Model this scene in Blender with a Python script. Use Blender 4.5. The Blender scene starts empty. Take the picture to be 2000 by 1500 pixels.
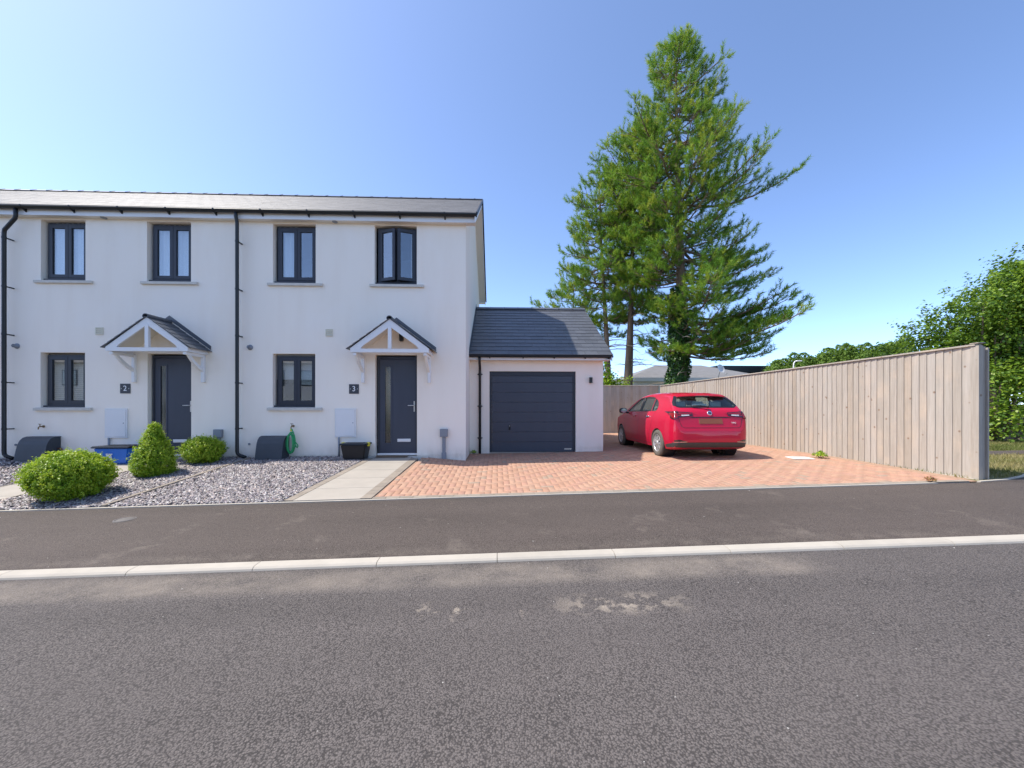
import bpy, bmesh, math, random
import numpy as np
from mathutils import Vector, Matrix, Euler
from mathutils.bvhtree import BVHTree
from mathutils.geometry import delaunay_2d_cdt

S = bpy.context.scene
COL = S.collection
PI = math.pi
random.seed(7)
RNG = np.random.default_rng(11)

# ------------------------------------------------------------------ camera
cam_d = bpy.data.cameras.new('camera')
cam_d.sensor_width = 36.0
cam_d.lens = 13.518
cam_d.shift_y = 0.0235
cam_d.clip_start = 0.05
cam_d.clip_end = 3000
cam = bpy.data.objects.new('camera', cam_d)
COL.objects.link(cam)
cam.location = (0, 0, 1.5)
cam.rotation_euler = (math.radians(90), 0, -math.atan(28 / 751))
S.camera = cam

# ------------------------------------------------------------------ light
SUN_TRAVEL = Vector((0.655, -0.042, -1.0)).normalized()
to_sun = -SUN_TRAVEL
sun_elev = math.asin(to_sun.z)
sun_azim = math.atan2(to_sun.x, to_sun.y)

world = bpy.data.worlds.new('World')
S.world = world
world.use_nodes = True
wn, wl = world.node_tree.nodes, world.node_tree.links
bg = wn['Background']
sky = wn.new('ShaderNodeTexSky')
sky.sky_type = 'NISHITA'
sky.sun_disc = False
sky.sun_elevation = sun_elev
sky.sun_rotation = sun_azim
sky.altitude = 0
sky.air_density = 0.5
sky.dust_density = 0.6
sky.ozone_density = 2.8
wl.new(sky.outputs['Color'], bg.inputs['Color'])
bg.inputs['Strength'].default_value = 0.15

sun_d = bpy.data.lights.new('sun', 'SUN')
sun_d.energy = 2.1
sun_d.angle = math.radians(0.53)
sun_d.color = (1.0, 0.94, 0.85)
sun = bpy.data.objects.new('sun', sun_d)
COL.objects.link(sun)
sun.location = (-20, 5, 40)
sun.rotation_euler = SUN_TRAVEL.to_track_quat('-Z', 'Y').to_euler()

S.view_settings.view_transform = 'Standard'
S.view_settings.look = 'None'
S.view_settings.gamma = 1.0
S.view_settings.exposure = 1.5
S.view_settings.use_curve_mapping = False
S.render.engine = 'CYCLES'
S.cycles.max_bounces = 8
S.cycles.transparent_max_bounces = 16
S.cycles.use_denoising = True

# ------------------------------------------------------------------ helpers
ORG = {}          # object name -> origin of its root, so meshes can be written in world metres


def tag(o, label=None, cat=None, group=None, kind=None):
    if label: o['label'] = label
    if cat: o['category'] = cat
    if group: o['group'] = group
    if kind: o['kind'] = kind
    return o


def thing(name, loc, label, cat, group=None):
    o = bpy.data.objects.new(name, None)
    o.empty_display_size = 0.2
    COL.objects.link(o)
    o.location = loc
    ORG[o.name] = Vector(loc)
    return tag(o, label, cat, group)


def link(name, me, mat=None, parent=None):
    o = bpy.data.objects.new(name, me)
    COL.objects.link(o)
    if mat is not None and len(me.materials) == 0:
        me.materials.append(mat)
    if parent is not None:
        o.parent = parent
        ORG[o.name] = ORG[parent.name]
    else:
        ORG[o.name] = Vector((0, 0, 0))
    return o


def fast_mesh(name, V, F, smooth=False, col=None):
    """V (n,3) array, F (m,k) array of equal polygons; col (n,3) optional point colours"""
    V = np.asarray(V, dtype=np.float32); F = np.asarray(F, dtype=np.int32)
    me = bpy.data.meshes.new(name)
    me.vertices.add(len(V)); me.vertices.foreach_set('co', V.ravel())
    m, k = F.shape
    me.loops.add(m * k); me.loops.foreach_set('vertex_index', F.ravel())
    me.polygons.add(m)
    me.polygons.foreach_set('loop_start', np.arange(0, m * k, k, dtype=np.int32))
    me.polygons.foreach_set('loop_total', np.full(m, k, dtype=np.int32))
    if smooth: me.polygons.foreach_set('use_smooth', np.ones(m, dtype=bool))
    if col is not None:
        a = me.color_attributes.new('Col', 'FLOAT_COLOR', 'POINT')
        c = np.ones((len(V), 4), dtype=np.float32); c[:, :3] = col
        a.data.foreach_set('color', c.ravel())
    me.update(calc_edges=True)
    return me


class MB:
    """collects shapes, written in world metres, into ONE mesh"""
    def __init__(s): s.v = []; s.f = []; s.sm = []
    def add(s, vs, fs, smooth=False):
        n = len(s.v); s.v += [tuple(p) for p in vs]
        for f in fs: s.f.append(tuple(i + n for i in f)); s.sm.append(smooth)
        return s
    def quad(s, a, b, c, d): return s.add([a, b, c, d], [(0, 1, 2, 3)])
    def box(s, x0, x1, y0, y1, z0, z1, mtx=None):
        vs = [Vector((x, y, z)) for z in (z0, z1) for y in (y0, y1) for x in (x0, x1)]
        if mtx: vs = [mtx @ v for v in vs]
        return s.add(vs, [(0, 2, 3, 1), (4, 5, 7, 6), (0, 1, 5, 4), (2, 6, 7, 3), (0, 4, 6, 2), (1, 3, 7, 5)])
    def cbox(s, x0, x1, y0, y1, z0, z1, b=0.006):
        """box with chamfered edges along all three axes"""
        bm = bmesh.new()
        bmesh.ops.create_cube(bm, size=1)
        for v in bm.verts:
            v.co = Vector(((x0 + x1) / 2 + v.co.x * (x1 - x0), (y0 + y1) / 2 + v.co.y * (y1 - y0), (z0 + z1) / 2 + v.co.z * (z1 - z0)))
        bmesh.ops.bevel(bm, geom=bm.edges[:], offset=b, segments=1, affect='EDGES')
        s.bm(bm); bm.free(); return s
    def bm(s, bm, mtx=None, smooth=False):
        bm.verts.index_update()
        vs = [(mtx @ v.co) if mtx else v.co.copy() for v in bm.verts]
        return s.add(vs, [tuple(v.index for v in f.verts) for f in bm.faces], smooth)
    def prism(s, pts, axis, a, b):
        """polygon of 2-d pts extruded along axis (0 x: pts=(y,z); 1 y: pts=(x,z); 2 z: pts=(x,y))"""
        def P(p, t):
            return {0: (t, p[0], p[1]), 1: (p[0], t, p[1]), 2: (p[0], p[1], t)}[axis]
        n = len(pts)
        vs = [P(p, a) for p in pts] + [P(p, b) for p in pts]
        fs = [tuple(range(n))[::-1], tuple(range(n, 2 * n))] + [(i, (i + 1) % n, n + (i + 1) % n, n + i) for i in range(n)]
        return s.add(vs, fs)
    def tube(s, path, rad, n=8, cap=True, smooth=True, closed=False):
        path = [Vector(p) for p in path]
        m = len(path)
        if not hasattr(rad, '__len__'): rad = [rad] * m
        vs = []; up = None
        for i, p in enumerate(path):
            if closed: d = path[(i + 1) % m] - path[i - 1]
            else: d = path[min(i + 1, m - 1)] - path[max(i - 1, 0)]
            d = d.normalized() if d.length > 1e-9 else Vector((0, 0, 1))
            if up is None:
                up = d.orthogonal().normalized()
            up = (up - d * up.dot(d))
            up = up.normalized() if up.length > 1e-6 else d.orthogonal().normalized()
            w = d.cross(up)
            for k in range(n):
                a = 2 * PI * k / n
                vs.append(p + (up * math.cos(a) + w * math.sin(a)) * rad[i])
        fs = []
        rings = m if closed else m - 1
        for i in range(rings):
            j = (i + 1) % m
            for k in range(n):
                fs.append((i * n + k, i * n + (k + 1) % n, j * n + (k + 1) % n, j * n + k))
        if cap and not closed:
            fs.append(tuple(range(n))[::-1]); fs.append(tuple((m - 1) * n + k for k in range(n)))
        return s.add(vs, fs, smooth)
    def lathe(s, prof, c, axis='z', n=24, smooth=True, cap=False):
        """prof list of (r, h)"""
        vs = []
        for r, h in prof:
            for k in range(n):
                a = 2 * PI * k / n; u, v = r * math.cos(a), r * math.sin(a)
                vs.append({'z': (c[0] + u, c[1] + v, c[2] + h), 'x': (c[0] + h, c[1] + u, c[2] + v), 'y': (c[0] + u, c[1] + h, c[2] + v)}[axis])
        fs = []
        for i in range(len(prof) - 1):
            for k in range(n): fs.append((i * n + k, i * n + (k + 1) % n, (i + 1) * n + (k + 1) % n, (i + 1) * n + k))
        if cap:
            fs.append(tuple(range(n))[::-1]); fs.append(tuple((len(prof) - 1) * n + k for k in range(n)))
        return s.add(vs, fs, smooth)
    def mesh(s, name, org=Vector((0, 0, 0))):
        me = bpy.data.meshes.new(name)
        me.from_pydata([(v[0] - org[0], v[1] - org[1], v[2] - org[2]) for v in s.v], [], s.f)
        me.polygons.foreach_set('use_smooth', s.sm)
        me.update()
        bm = bmesh.new(); bm.from_mesh(me)
        bmesh.ops.recalc_face_normals(bm, faces=bm.faces[:])
        bm.to_mesh(me); bm.free()
        return me
    def build(s, name, mat, parent=None):
        org = ORG[parent.name] if parent is not None else Vector((0, 0, 0))
        return link(name, s.mesh(name, org), mat, parent)


def box_part(name, mat, parent, *b, bevel=0):
    m = MB()
    (m.cbox(*b, b=bevel) if bevel else m.box(*b))
    return m.build(name, mat, parent)


def text_mesh(txt, size):
    cu = bpy.data.curves.new('t', 'FONT'); cu.body = txt; cu.size = size; cu.extrude = 0.002
    cu.align_x = 'CENTER'; cu.align_y = 'CENTER'
    ob = bpy.data.objects.new('t', cu); COL.objects.link(ob)
    dg = bpy.context.evaluated_depsgraph_get()
    me = bpy.data.meshes.new_from_object(ob.evaluated_get(dg))
    bpy.data.objects.remove(ob); bpy.data.curves.remove(cu)
    return me


# ------------------------------------------------------------------ materials
def new_mat(name):
    m = bpy.data.materials.new(name); m.use_nodes = True
    nt = m.node_tree
    return m, nt, nt.nodes, nt.links, nt.nodes['Principled BSDF']


def noise(nt, scale, detail=4, rough=0.55, vec=None, dim='3D'):
    n = nt.nodes.new('ShaderNodeTexNoise'); n.inputs['Scale'].default_value = scale
    n.inputs['Detail'].default_value = detail; n.inputs['Roughness'].default_value = rough
    if vec is not None: nt.links.new(vec, n.inputs['Vector'])
    return n


def ramp(nt, fac, stops, interp='LINEAR'):
    r = nt.nodes.new('ShaderNodeValToRGB'); r.color_ramp.interpolation = interp
    cr = r.color_ramp
    while len(cr.elements) > 1: cr.elements.remove(cr.elements[-1])
    for i, (p, c) in enumerate(stops):
        e = cr.elements[0] if i == 0 else cr.elements.new(p)
        e.position = p
        e.color = (c, c, c, 1) if isinstance(c, (int, float)) else (*c, 1)
    nt.links.new(fac, r.inputs['Fac'])
    return r


def mix(nt, a, b, fac, mode='MIX'):
    n = nt.nodes.new('ShaderNodeMix'); n.data_type = 'RGBA'; n.blend_type = mode
    for sock, val in ((n.inputs[6], a), (n.inputs[7], b), (n.inputs[0], fac)):
        if hasattr(val, 'is_output') or hasattr(val, 'links'): nt.links.new(val, sock)
        elif isinstance(val, (int, float)): sock.default_value = val if sock == n.inputs[0] else (val, val, val, 1)
        else: sock.default_value = (*val, 1)
    return n.outputs[2]


def math_n(nt, op, a, b=0.0, clamp=False):
    n = nt.nodes.new('ShaderNodeMath'); n.operation = op; n.use_clamp = clamp
    for i, v in enumerate((a, b)):
        if hasattr(v, 'links'): nt.links.new(v, n.inputs[i])
        else: n.inputs[i].default_value = v
    return n.outputs[0]


def coords(nt, kind='Object', scale=(1, 1, 1), rnd=False):
    tc = nt.nodes.new('ShaderNodeTexCoord')
    mp = nt.nodes.new('ShaderNodeMapping')
    mp.inputs['Scale'].default_value = scale
    nt.links.new(tc.outputs[kind], mp.inputs['Vector'])
    if rnd:
        oi = nt.nodes.new('ShaderNodeObjectInfo')
        cb = nt.nodes.new('ShaderNodeCombineXYZ')
        for i in range(3):
            nt.links.new(math_n(nt, 'MULTIPLY', oi.outputs['Random'], 37.0 + 11 * i), cb.inputs[i])
        nt.links.new(cb.outputs[0], mp.inputs['Location'])
    return mp.outputs['Vector']


def bump(nt, bsdf, height, strength=0.3, dist=0.01):
    b = nt.nodes.new('ShaderNodeBump'); b.inputs['Strength'].default_value = strength
    b.inputs['Distance'].default_value = dist
    nt.links.new(height, b.inputs['Height']); nt.links.new(b.outputs['Normal'], bsdf.inputs['Normal'])


def M(name, col, rough=0.6, metal=0.0, var=0.12, vscale=3.0, bmp=0.0, bscale=60.0, spec=0.5, coat=0.0, rnd=0.0, attr=False, stretch=(1, 1, 1), bdist=0.004):
    m, nt, N, L, b = new_mat(name)
    v = coords(nt, 'Object', stretch, rnd=rnd > 0)
    base = None
    if attr:
        at = N.new('ShaderNodeAttribute'); at.attribute_name = 'Col'; base = at.outputs['Color']
    n1 = noise(nt, vscale, 5, 0.6, v)
    f = ramp(nt, n1.outputs['Fac'], [(0.25, 1 - var), (0.75, 1 + var)])
    f.color_ramp.elements[1].color = (1, 1, 1, 1)
    c = mix(nt, base if base is not None else col, f.outputs['Color'], 1.0, 'MULTIPLY')
    if rnd:
        oi = N.new('ShaderNodeObjectInfo')
        rr = ramp(nt, oi.outputs['Random'], [(0, 1 - rnd), (1, 1.0)])
        c = mix(nt, c, rr.outputs['Color'], 1.0, 'MULTIPLY')
    L.new(c, b.inputs['Base Color'])
    b.inputs['Roughness'].default_value = rough
    b.inputs['Metallic'].default_value = metal
    b.inputs['Specular IOR Level'].default_value = spec
    b.inputs['Coat Weight'].default_value = coat
    if bmp:
        bump(nt, b, noise(nt, bscale, 4, 0.6, v).outputs['Fac'], bmp, bdist)
    return m


def leaf_mat(name, cols, rough=0.5, trans=0.3, spec=0.3):
    m, nt, N, L, b = new_mat(name)
    at = N.new('ShaderNodeAttribute'); at.attribute_name = 'Col'
    r = ramp(nt, at.outputs['Fac'], [(i / (len(cols) - 1), c) for i, c in enumerate(cols)])
    L.new(r.outputs['Color'], b.inputs['Base Color'])
    b.inputs['Roughness'].default_value = rough
    b.inputs['Specular IOR Level'].default_value = spec
    tr = N.new('ShaderNodeBsdfTranslucent')
    tc = mix(nt, r.outputs['Color'], (1.0, 0.95, 0.35), 0.35, 'MULTIPLY')
    L.new(tc, tr.inputs['Color'])
    mx = N.new('ShaderNodeMixShader'); mx.inputs[0].default_value = trans
    L.new(b.outputs[0], mx.inputs[1]); L.new(tr.outputs[0], mx.inputs[2])
    L.new(mx.outputs[0], N['Material Output'].inputs['Surface'])
    return m


def glass_mat(name, tint=(0.8, 0.86, 0.88), refl=0.2, rough=0.01):
    m, nt, N, L, b = new_mat(name)
    N.remove(b)
    t = N.new('ShaderNodeBsdfTransparent'); t.inputs[0].default_value = (*tint, 1)
    g = N.new('ShaderNodeBsdfGlossy'); g.inputs['Roughness'].default_value = rough
    lw = N.new('ShaderNodeLayerWeight'); lw.inputs['Blend'].default_value = 0.5
    fac = math_n(nt, 'ADD', math_n(nt, 'MULTIPLY', math_n(nt, 'POWER', lw.outputs['Facing'], 4.0), 0.9 - refl), refl, clamp=True)
    mx = N.new('ShaderNodeMixShader')
    L.new(fac, mx.inputs[0]); L.new(t.outputs[0], mx.inputs[1]); L.new(g.outputs[0], mx.inputs[2])
    L.new(mx.outputs[0], N['Material Output'].inputs['Surface'])
    return m


def render_mat():
    """through-coloured rendered wall: fine grain, faint weather streaks"""
    m, nt, N, L, b = new_mat('white_render')
    v = coords(nt)
    st = noise(nt, 1.0, 5, 0.6, coords(nt, 'Object', (2.2, 2.2, 0.35)))
    big = noise(nt, 0.7, 4, 0.6, v)
    c = mix(nt, (0.94, 0.85, 0.735), (0.90, 0.80, 0.68), ramp(nt, st.outputs['Fac'], [(0.45, 0), (0.75, 1)]).outputs['Color'])
    c = mix(nt, c, (0.94, 0.865, 0.775), ramp(nt, big.outputs['Fac'], [(0.5, 0), (0.7, 0.6)]).outputs['Color'])
    # rain-splashed dirt along the foot of the walls (object origin sits at floor level)
    sep = N.new('ShaderNodeSeparateXYZ'); L.new(v, sep.inputs[0])
    low = ramp(nt, math_n(nt, 'ADD', sep.outputs[2], 0.2, True), [(0.12, 1.0), (0.45, 0.0)]).outputs['Color']
    spl = noise(nt, 5.0, 6, 0.7, coords(nt, 'Object', (1, 1, 0.6)))
    c = mix(nt, c, (0.50, 0.42, 0.33), math_n(nt, 'MULTIPLY', low, ramp(nt, spl.outputs['Fac'], [(0.40, 0.0), (0.75, 0.7)]).outputs['Color']))
    L.new(c, b.inputs['Base Color'])
    b.inputs['Roughness'].default_value = 0.9
    b.inputs['Specular IOR Level'].default_value = 0.2
    bump(nt, b, noise(nt, 160, 3, 0.7, v).outputs['Fac'], 0.5, 0.004)
    return m


def asphalt_mat(name, base, light, tint, stone, dust, dustcol):
    m, nt, N, L, b = new_mat(name)
    v = coords(nt)
    vo = N.new('ShaderNodeTexVoronoi'); vo.inputs['Scale'].default_value = stone; L.new(v, vo.inputs['Vector'])
    vo2 = N.new('ShaderNodeTexVoronoi'); vo2.inputs['Scale'].default_value = stone * 1.9; L.new(v, vo2.inputs['Vector'])
    rnd = N.new('ShaderNodeSeparateColor'); L.new(vo.outputs['Color'], rnd.inputs[0])
    c = ramp(nt, rnd.outputs[0], [(0.0, base), (0.55, tuple(0.5 * (x + y) for x, y in zip(base, light))), (1.0, light)]).outputs['Color']
    rnd2 = N.new('ShaderNodeSeparateColor'); L.new(vo2.outputs['Color'], rnd2.inputs[0])
    c = mix(nt, c, ramp(nt, rnd2.outputs[1], [(0, 0.80), (1, 1.1)]).outputs['Color'], 0.8, 'MULTIPLY')
    gap = ramp(nt, vo.outputs['Distance'], [(0.44, 1.0), (0.64, 0.22)]).outputs['Color']
    c = mix(nt, c, gap, 0.85, 'MULTIPLY')
    # wheel-worn bands along the street
    lane = noise(nt, 1.0, 3, 0.5, coords(nt, 'Object', (0.06, 1.5, 1)))
    c = mix(nt, c, ramp(nt, lane.outputs['Fac'], [(0.35, 0.80), (0.65, 1.0)]).outputs['Color'], 1.0, 'MULTIPLY')
    big = noise(nt, 0.55, 6, 0.62, coords(nt, 'Object', (0.5, 1.1, 1)))
    c = mix(nt, c, tint, ramp(nt, big.outputs['Fac'], [(0.35, 0.0), (0.7, 0.35)]).outputs['Color'])
    if dust:
        for box_, sc, lo, hi in dust:
            x0, x1, y0, y1 = box_
            sep = N.new('ShaderNodeSeparateXYZ'); L.new(v, sep.inputs[0])
            fx = math_n(nt, 'MULTIPLY', math_n(nt, 'SMOOTH_MIN', math_n(nt, 'SUBTRACT', sep.outputs[0], x0), math_n(nt, 'SUBTRACT', x1, sep.outputs[0])), 2.2, True)
            fy = math_n(nt, 'MULTIPLY', math_n(nt, 'MINIMUM', math_n(nt, 'SUBTRACT', sep.outputs[1], y0), math_n(nt, 'SUBTRACT', y1, sep.outputs[1])), 7.0, True)
            fx = math_n(nt, 'MULTIPLY', math_n(nt, 'MINIMUM', math_n(nt, 'SUBTRACT', sep.outputs[0], x0), math_n(nt, 'SUBTRACT', x1, sep.outputs[0])), 2.2, True)
            dn = noise(nt, sc, 6, 0.7, v)
            r_ = ramp(nt, dn.outputs['Fac'], [(lo, 0), (hi, 0.85)]).outputs['Color']
            f_ = math_n(nt, 'MULTIPLY', math_n(nt, 'MULTIPLY', fx, fy), r_)
            f_ = math_n(nt, 'MULTIPLY', f_, ramp(nt, vo2.outputs['Distance'], [(0.2, 1.0), (0.6, 0.5)]).outputs['Color'])
            c = mix(nt, c, dustcol, f_)
    L.new(c, b.inputs['Base Color'])
    b.inputs['Roughness'].default_value = 0.85
    b.inputs['Specular IOR Level'].default_value = 0.35
    h = math_n(nt, 'ADD', math_n(nt, 'MULTIPLY', vo.outputs['Distance'], -1.0), math_n(nt, 'MULTIPLY', vo2.outputs['Distance'], -0.5))
    bump(nt, b, h, 0.55, 0.006)
    return m


def wood_mat(name, c1, c2, c3):
    m, nt, N, L, b = new_mat(name)
    v = coords(nt, 'Object', (14, 14, 0.7), rnd=True)
    v2 = coords(nt, 'Object', (1, 1, 1), rnd=True)
    g = noise(nt, 3.0, 7, 0.65, v)
    c = ramp(nt, g.outputs['Fac'], [(0.2, c1), (0.5, c2), (0.8, c3)]).outputs['Color']
    oi = N.new('ShaderNodeObjectInfo')
    c = mix(nt, c, ramp(nt, oi.outputs['Random'], [(0, (0.84, 0.79, 0.73)), (0.25, (1, 0.99, 0.98)), (0.5, (0.90, 0.875, 0.84)), (0.75, (1.03, 1.03, 1.03)), (1, (0.93, 0.91, 0.88))]).outputs['Color'], 1.0, 'MULTIPLY')
    st = noise(nt, 1.6, 4, 0.6, v2)
    c = mix(nt, c, (0.60, 0.47, 0.34), ramp(nt, st.outputs['Fac'], [(0.5, 0), (0.72, 0.42)]).outputs['Color'])
    vo = N.new('ShaderNodeTexVoronoi'); vo.inputs['Scale'].default_value = 4.6; L.new(v2, vo.inputs['Vector'])
    c = mix(nt, c, (0.20, 0.12, 0.07), ramp(nt, vo.outputs['Distance'], [(0.06, 0.75), (0.12, 0)]).outputs['Color'])
    L.new(c, b.inputs['Base Color'])
    b.inputs['Roughness'].default_value = 0.85; b.inputs['Specular IOR Level'].default_value = 0.2
    bump(nt, b, g.outputs['Fac'], 0.35, 0.004)
    return m


MAT = {}
MAT['render'] = render_mat()
MAT['white'] = M('white_upvc', (0.80, 0.79, 0.78), 0.35, var=0.05)
MAT['cream'] = M('cream_plastic', (0.72, 0.66, 0.50), 0.4, var=0.05)
MAT['soffit'] = M('soffit_board', (0.76, 0.72, 0.64), 0.5, var=0.05)
MAT['anth'] = M('anthracite_foil', (0.030, 0.034, 0.047), 0.48, var=0.2, vscale=8, bmp=0.15, bscale=200, stretch=(1, 1, 0.15))
MAT['anthdoor'] = M('anthracite_door', (0.050, 0.058, 0.082), 0.42, var=0.15, vscale=6, bmp=0.25, bscale=90, stretch=(1, 1, 0.2))
MAT['black'] = M('black_plastic', (0.010, 0.012, 0.014), 0.42, var=0.2)
MAT['rubber'] = M('rubber', (0.02, 0.02, 0.02), 0.7, var=0.2)
MAT['slate'] = M('roof_slate', (0.115, 0.120, 0.135), 0.45, var=0.25, vscale=7, bmp=0.3, bscale=35, rnd=0.22, spec=0.6)
MAT['roofslate'] = M('main_roof_slate', (0.17, 0.165, 0.165), 0.6, var=0.25, vscale=5, bmp=0.3, bscale=35, spec=0.7, attr=True)
MAT['tile'] = M('canopy_tile', (0.085, 0.092, 0.105), 0.45, var=0.2, vscale=9, bmp=0.25, bscale=90, rnd=0.2, spec=0.7)
MAT['stone'] = M('sill_concrete', (0.66, 0.62, 0.55), 0.85, var=0.2, vscale=6, bmp=0.3, bscale=90)
MAT['steel'] = M('satin_steel', (0.72, 0.71, 0.70), 0.3, metal=1.0, var=0.05)
MAT['pale'] = M('pale_silver', (0.78, 0.76, 0.74), 0.4, var=0.05)
MAT['grey'] = M('grey_plastic', (0.24, 0.26, 0.29), 0.5, var=0.08)
MAT['box'] = M('meter_box_grp', (0.045, 0.055, 0.068), 0.6, var=0.2, vscale=5, bmp=0.3, bscale=120)
MAT['brown'] = M('clay_brown', (0.22, 0.09, 0.06), 0.7, var=0.2)
MAT['brass'] = M('old_brass', (0.30, 0.20, 0.10), 0.4, metal=0.9, var=0.2)
MAT['curtain'] = M('curtain_cloth', (0.78, 0.78, 0.78), 0.9, var=0.08)
MAT['blind'] = M('blind_cloth', (0.66, 0.60, 0.53), 0.9, var=0.1)
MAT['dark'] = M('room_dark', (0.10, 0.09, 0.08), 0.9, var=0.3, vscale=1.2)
MAT['glass'] = glass_mat('window_glass', (0.93, 0.96, 0.97), 0.20)
MAT['dglass'] = glass_mat('obscure_glass', (0.35, 0.42, 0.43), 0.2, 0.12)
MAT['plaque'] = M('slate_plaque', (0.05, 0.055, 0.065), 0.5, var=0.15, vscale=12)
MAT['paint'] = M('white_paint', (0.85, 0.85, 0.85), 0.5, var=0.02)
MAT['concrete'] = M('path_concrete', (0.42, 0.375, 0.31), 0.85, var=0.16, vscale=2.2, bmp=0.35, bscale=70, rnd=0.05)
MAT['kerb'] = M('kerb_concrete', (0.49, 0.44, 0.36), 0.85, var=0.16, vscale=4, bmp=0.35, bscale=80, rnd=0.07)
MAT['edge'] = M('edging_block', (0.34, 0.285, 0.22), 0.9, var=0.2, vscale=9, bmp=0.3, bscale=90, rnd=0.18)
MAT['paver'] = M('clay_paver', (1, 1, 1), 0.85, var=0.22, vscale=9, bmp=0.3, bscale=110, attr=True)
MAT['iron'] = M('cast_iron', (0.15, 0.135, 0.12), 0.7, var=0.3, vscale=20, bmp=0.3)
MAT['sand'] = M('jointing_sand', (0.42, 0.27, 0.18), 0.95, var=0.3, vscale=20)
MAT['soil'] = M('soil_bed', (0.16, 0.14, 0.13), 0.95, var=0.4, vscale=6)
MAT['chips'] = M('slate_chippings', (1, 1, 1), 0.6, var=0.25, vscale=30, attr=True, spec=0.5)
MAT['wood'] = wood_mat('weathered_larch', (0.335, 0.30, 0.255), (0.425, 0.385, 0.33), (0.51, 0.47, 0.41))
MAT['bark'] = M('pine_bark', (0.27, 0.185, 0.13), 0.95, var=0.55, vscale=3.5, bmp=1.0, bscale=7, stretch=(1, 1, 0.3), bdist=0.06)
MAT['deadwood'] = M('dead_branch', (0.40, 0.33, 0.26), 0.9, var=0.3, vscale=6)
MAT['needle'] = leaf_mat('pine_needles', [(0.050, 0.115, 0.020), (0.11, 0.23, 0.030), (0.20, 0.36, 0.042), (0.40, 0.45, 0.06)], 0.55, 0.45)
MAT['ivy'] = leaf_mat('ivy_leaves', [(0.018, 0.05, 0.012), (0.05, 0.13, 0.02), (0.10, 0.20, 0.03)], 0.35, 0.2, 0.5)
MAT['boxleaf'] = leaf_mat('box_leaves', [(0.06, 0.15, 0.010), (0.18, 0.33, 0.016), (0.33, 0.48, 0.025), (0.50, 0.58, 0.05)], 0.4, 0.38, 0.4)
MAT['broad'] = leaf_mat('broad_leaves', [(0.045, 0.10, 0.014), (0.12, 0.22, 0.025), (0.23, 0.36, 0.035), (0.40, 0.48, 0.06)], 0.45, 0.42, 0.4)
MAT['conifer'] = leaf_mat('conifer_sprays', [(0.07, 0.14, 0.024), (0.14, 0.24, 0.035), (0.22, 0.33, 0.05)], 0.6, 0.4)
MAT['grassblade'] = leaf_mat('grass_blades', [(0.12, 0.15, 0.03), (0.25, 0.24, 0.08), (0.40, 0.33, 0.16)], 0.7, 0.25)
MAT['twig'] = M('twig_brown', (0.16, 0.11, 0.075), 0.9, var=0.3, vscale=9)
MAT['turf'] = M('dry_turf', (0.22, 0.20, 0.075), 0.95, var=0.5, vscale=2.5, bmp=0.6, bscale=40)
MAT['road'] = asphalt_mat('road_asphalt', (0.112, 0.097, 0.087), (0.178, 0.154, 0.138), (0.140, 0.121, 0.109), 105,
                          [((0.30, 1.5, 2.58, 2.95), 8.0, 0.47, 0.55), ((-0.95, 0.5, 2.58, 2.92), 7.0, 0.57, 0.64), ((-9.0, 3.0, 3.08, 3.60), 2.2, 0.30, 0.85)], (0.40, 0.335, 0.26))
MAT['pave'] = asphalt_mat('pavement_asphalt', (0.095, 0.075, 0.061), (0.165, 0.132, 0.109), (0.135, 0.107, 0.089), 140,
                          [((-12, 12, 3.75, 5.6), 1.7, 0.58, 0.85), ((-12, 12, 3.74, 3.98), 5.0, 0.40, 0.9)], (0.30, 0.25, 0.20))

# ------------------------------------------------------------------ levels of the site
YF = 8.77        # plane of the house fronts
YG = 10.10       # plane of the garage front
SL = 0.0215      # the street climbs to the right


def zback(X):
    if X < -1.75: return 0.40
    if X < -0.7: return 0.40 - 0.10 * (X + 1.75) / 1.05
    return 0.30 + 0.014 * (min(X, 7.6) + 0.7)


def street(X): return SL * max(-45, min(45, X))


def gz(X, Y):
    if Y < 3.72: return 0.062 + street(X)
    if Y < 5.7: return 0.097 + street(X) + 0.1 * (Y - 3.72) / 1.98
    e = 0.197 + street(X)
    return e + (zback(X) - e) * min(1, (Y - 5.7) / 3.07)


def sheet(name, xs, ys, zf, mat, kind='structure'):
    V = [(x, y, zf(x, y)) for y in ys for x in xs]
    n = len(xs)
    F = [(j * n + i, j * n + i + 1, (j + 1) * n + i + 1, (j + 1) * n + i) for j in range(len(ys) - 1) for i in range(n - 1)]
    o = link(name, fast_mesh(name, V, F), mat)
    return tag(o, kind=kind)


def rng(a, b, n): return [a + (b - a) * i / (n - 1) for i in range(n)]


gx = [-900, -300, -120, -45] + rng(-40, 40, 33) + [45, 120, 300, 900]
gy = [-900, -300, -100, -40, -20, -10, 0, 2, 5.5, 7, 9, 12, 16, 20, 30, 60, 120, 300, 1200]


def terrain(X, Y):
    base = street(X) - 0.06
    if Y > 5.5: return base * max(0, 1 - (Y - 5.5) / 40) + 0.16 * min(1, (Y - 5.5) / 3)
    return base


tag(sheet('ground', gx, gy, terrain, MAT['turf']), 'dry grassy ground around the plots and beyond the fence')
sheet('road', rng(-45, 45, 46), rng(-9, 3.61, 8), lambda x, y: 0.062 + street(x) - 0.01 * min(1, max(0, (2.5 - y) / 6)), MAT['road'])
sheet('pavement', rng(-45, 14, 60), rng(3.70, 5.66, 7), lambda x, y: gz(x, y), MAT['pave'])
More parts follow.
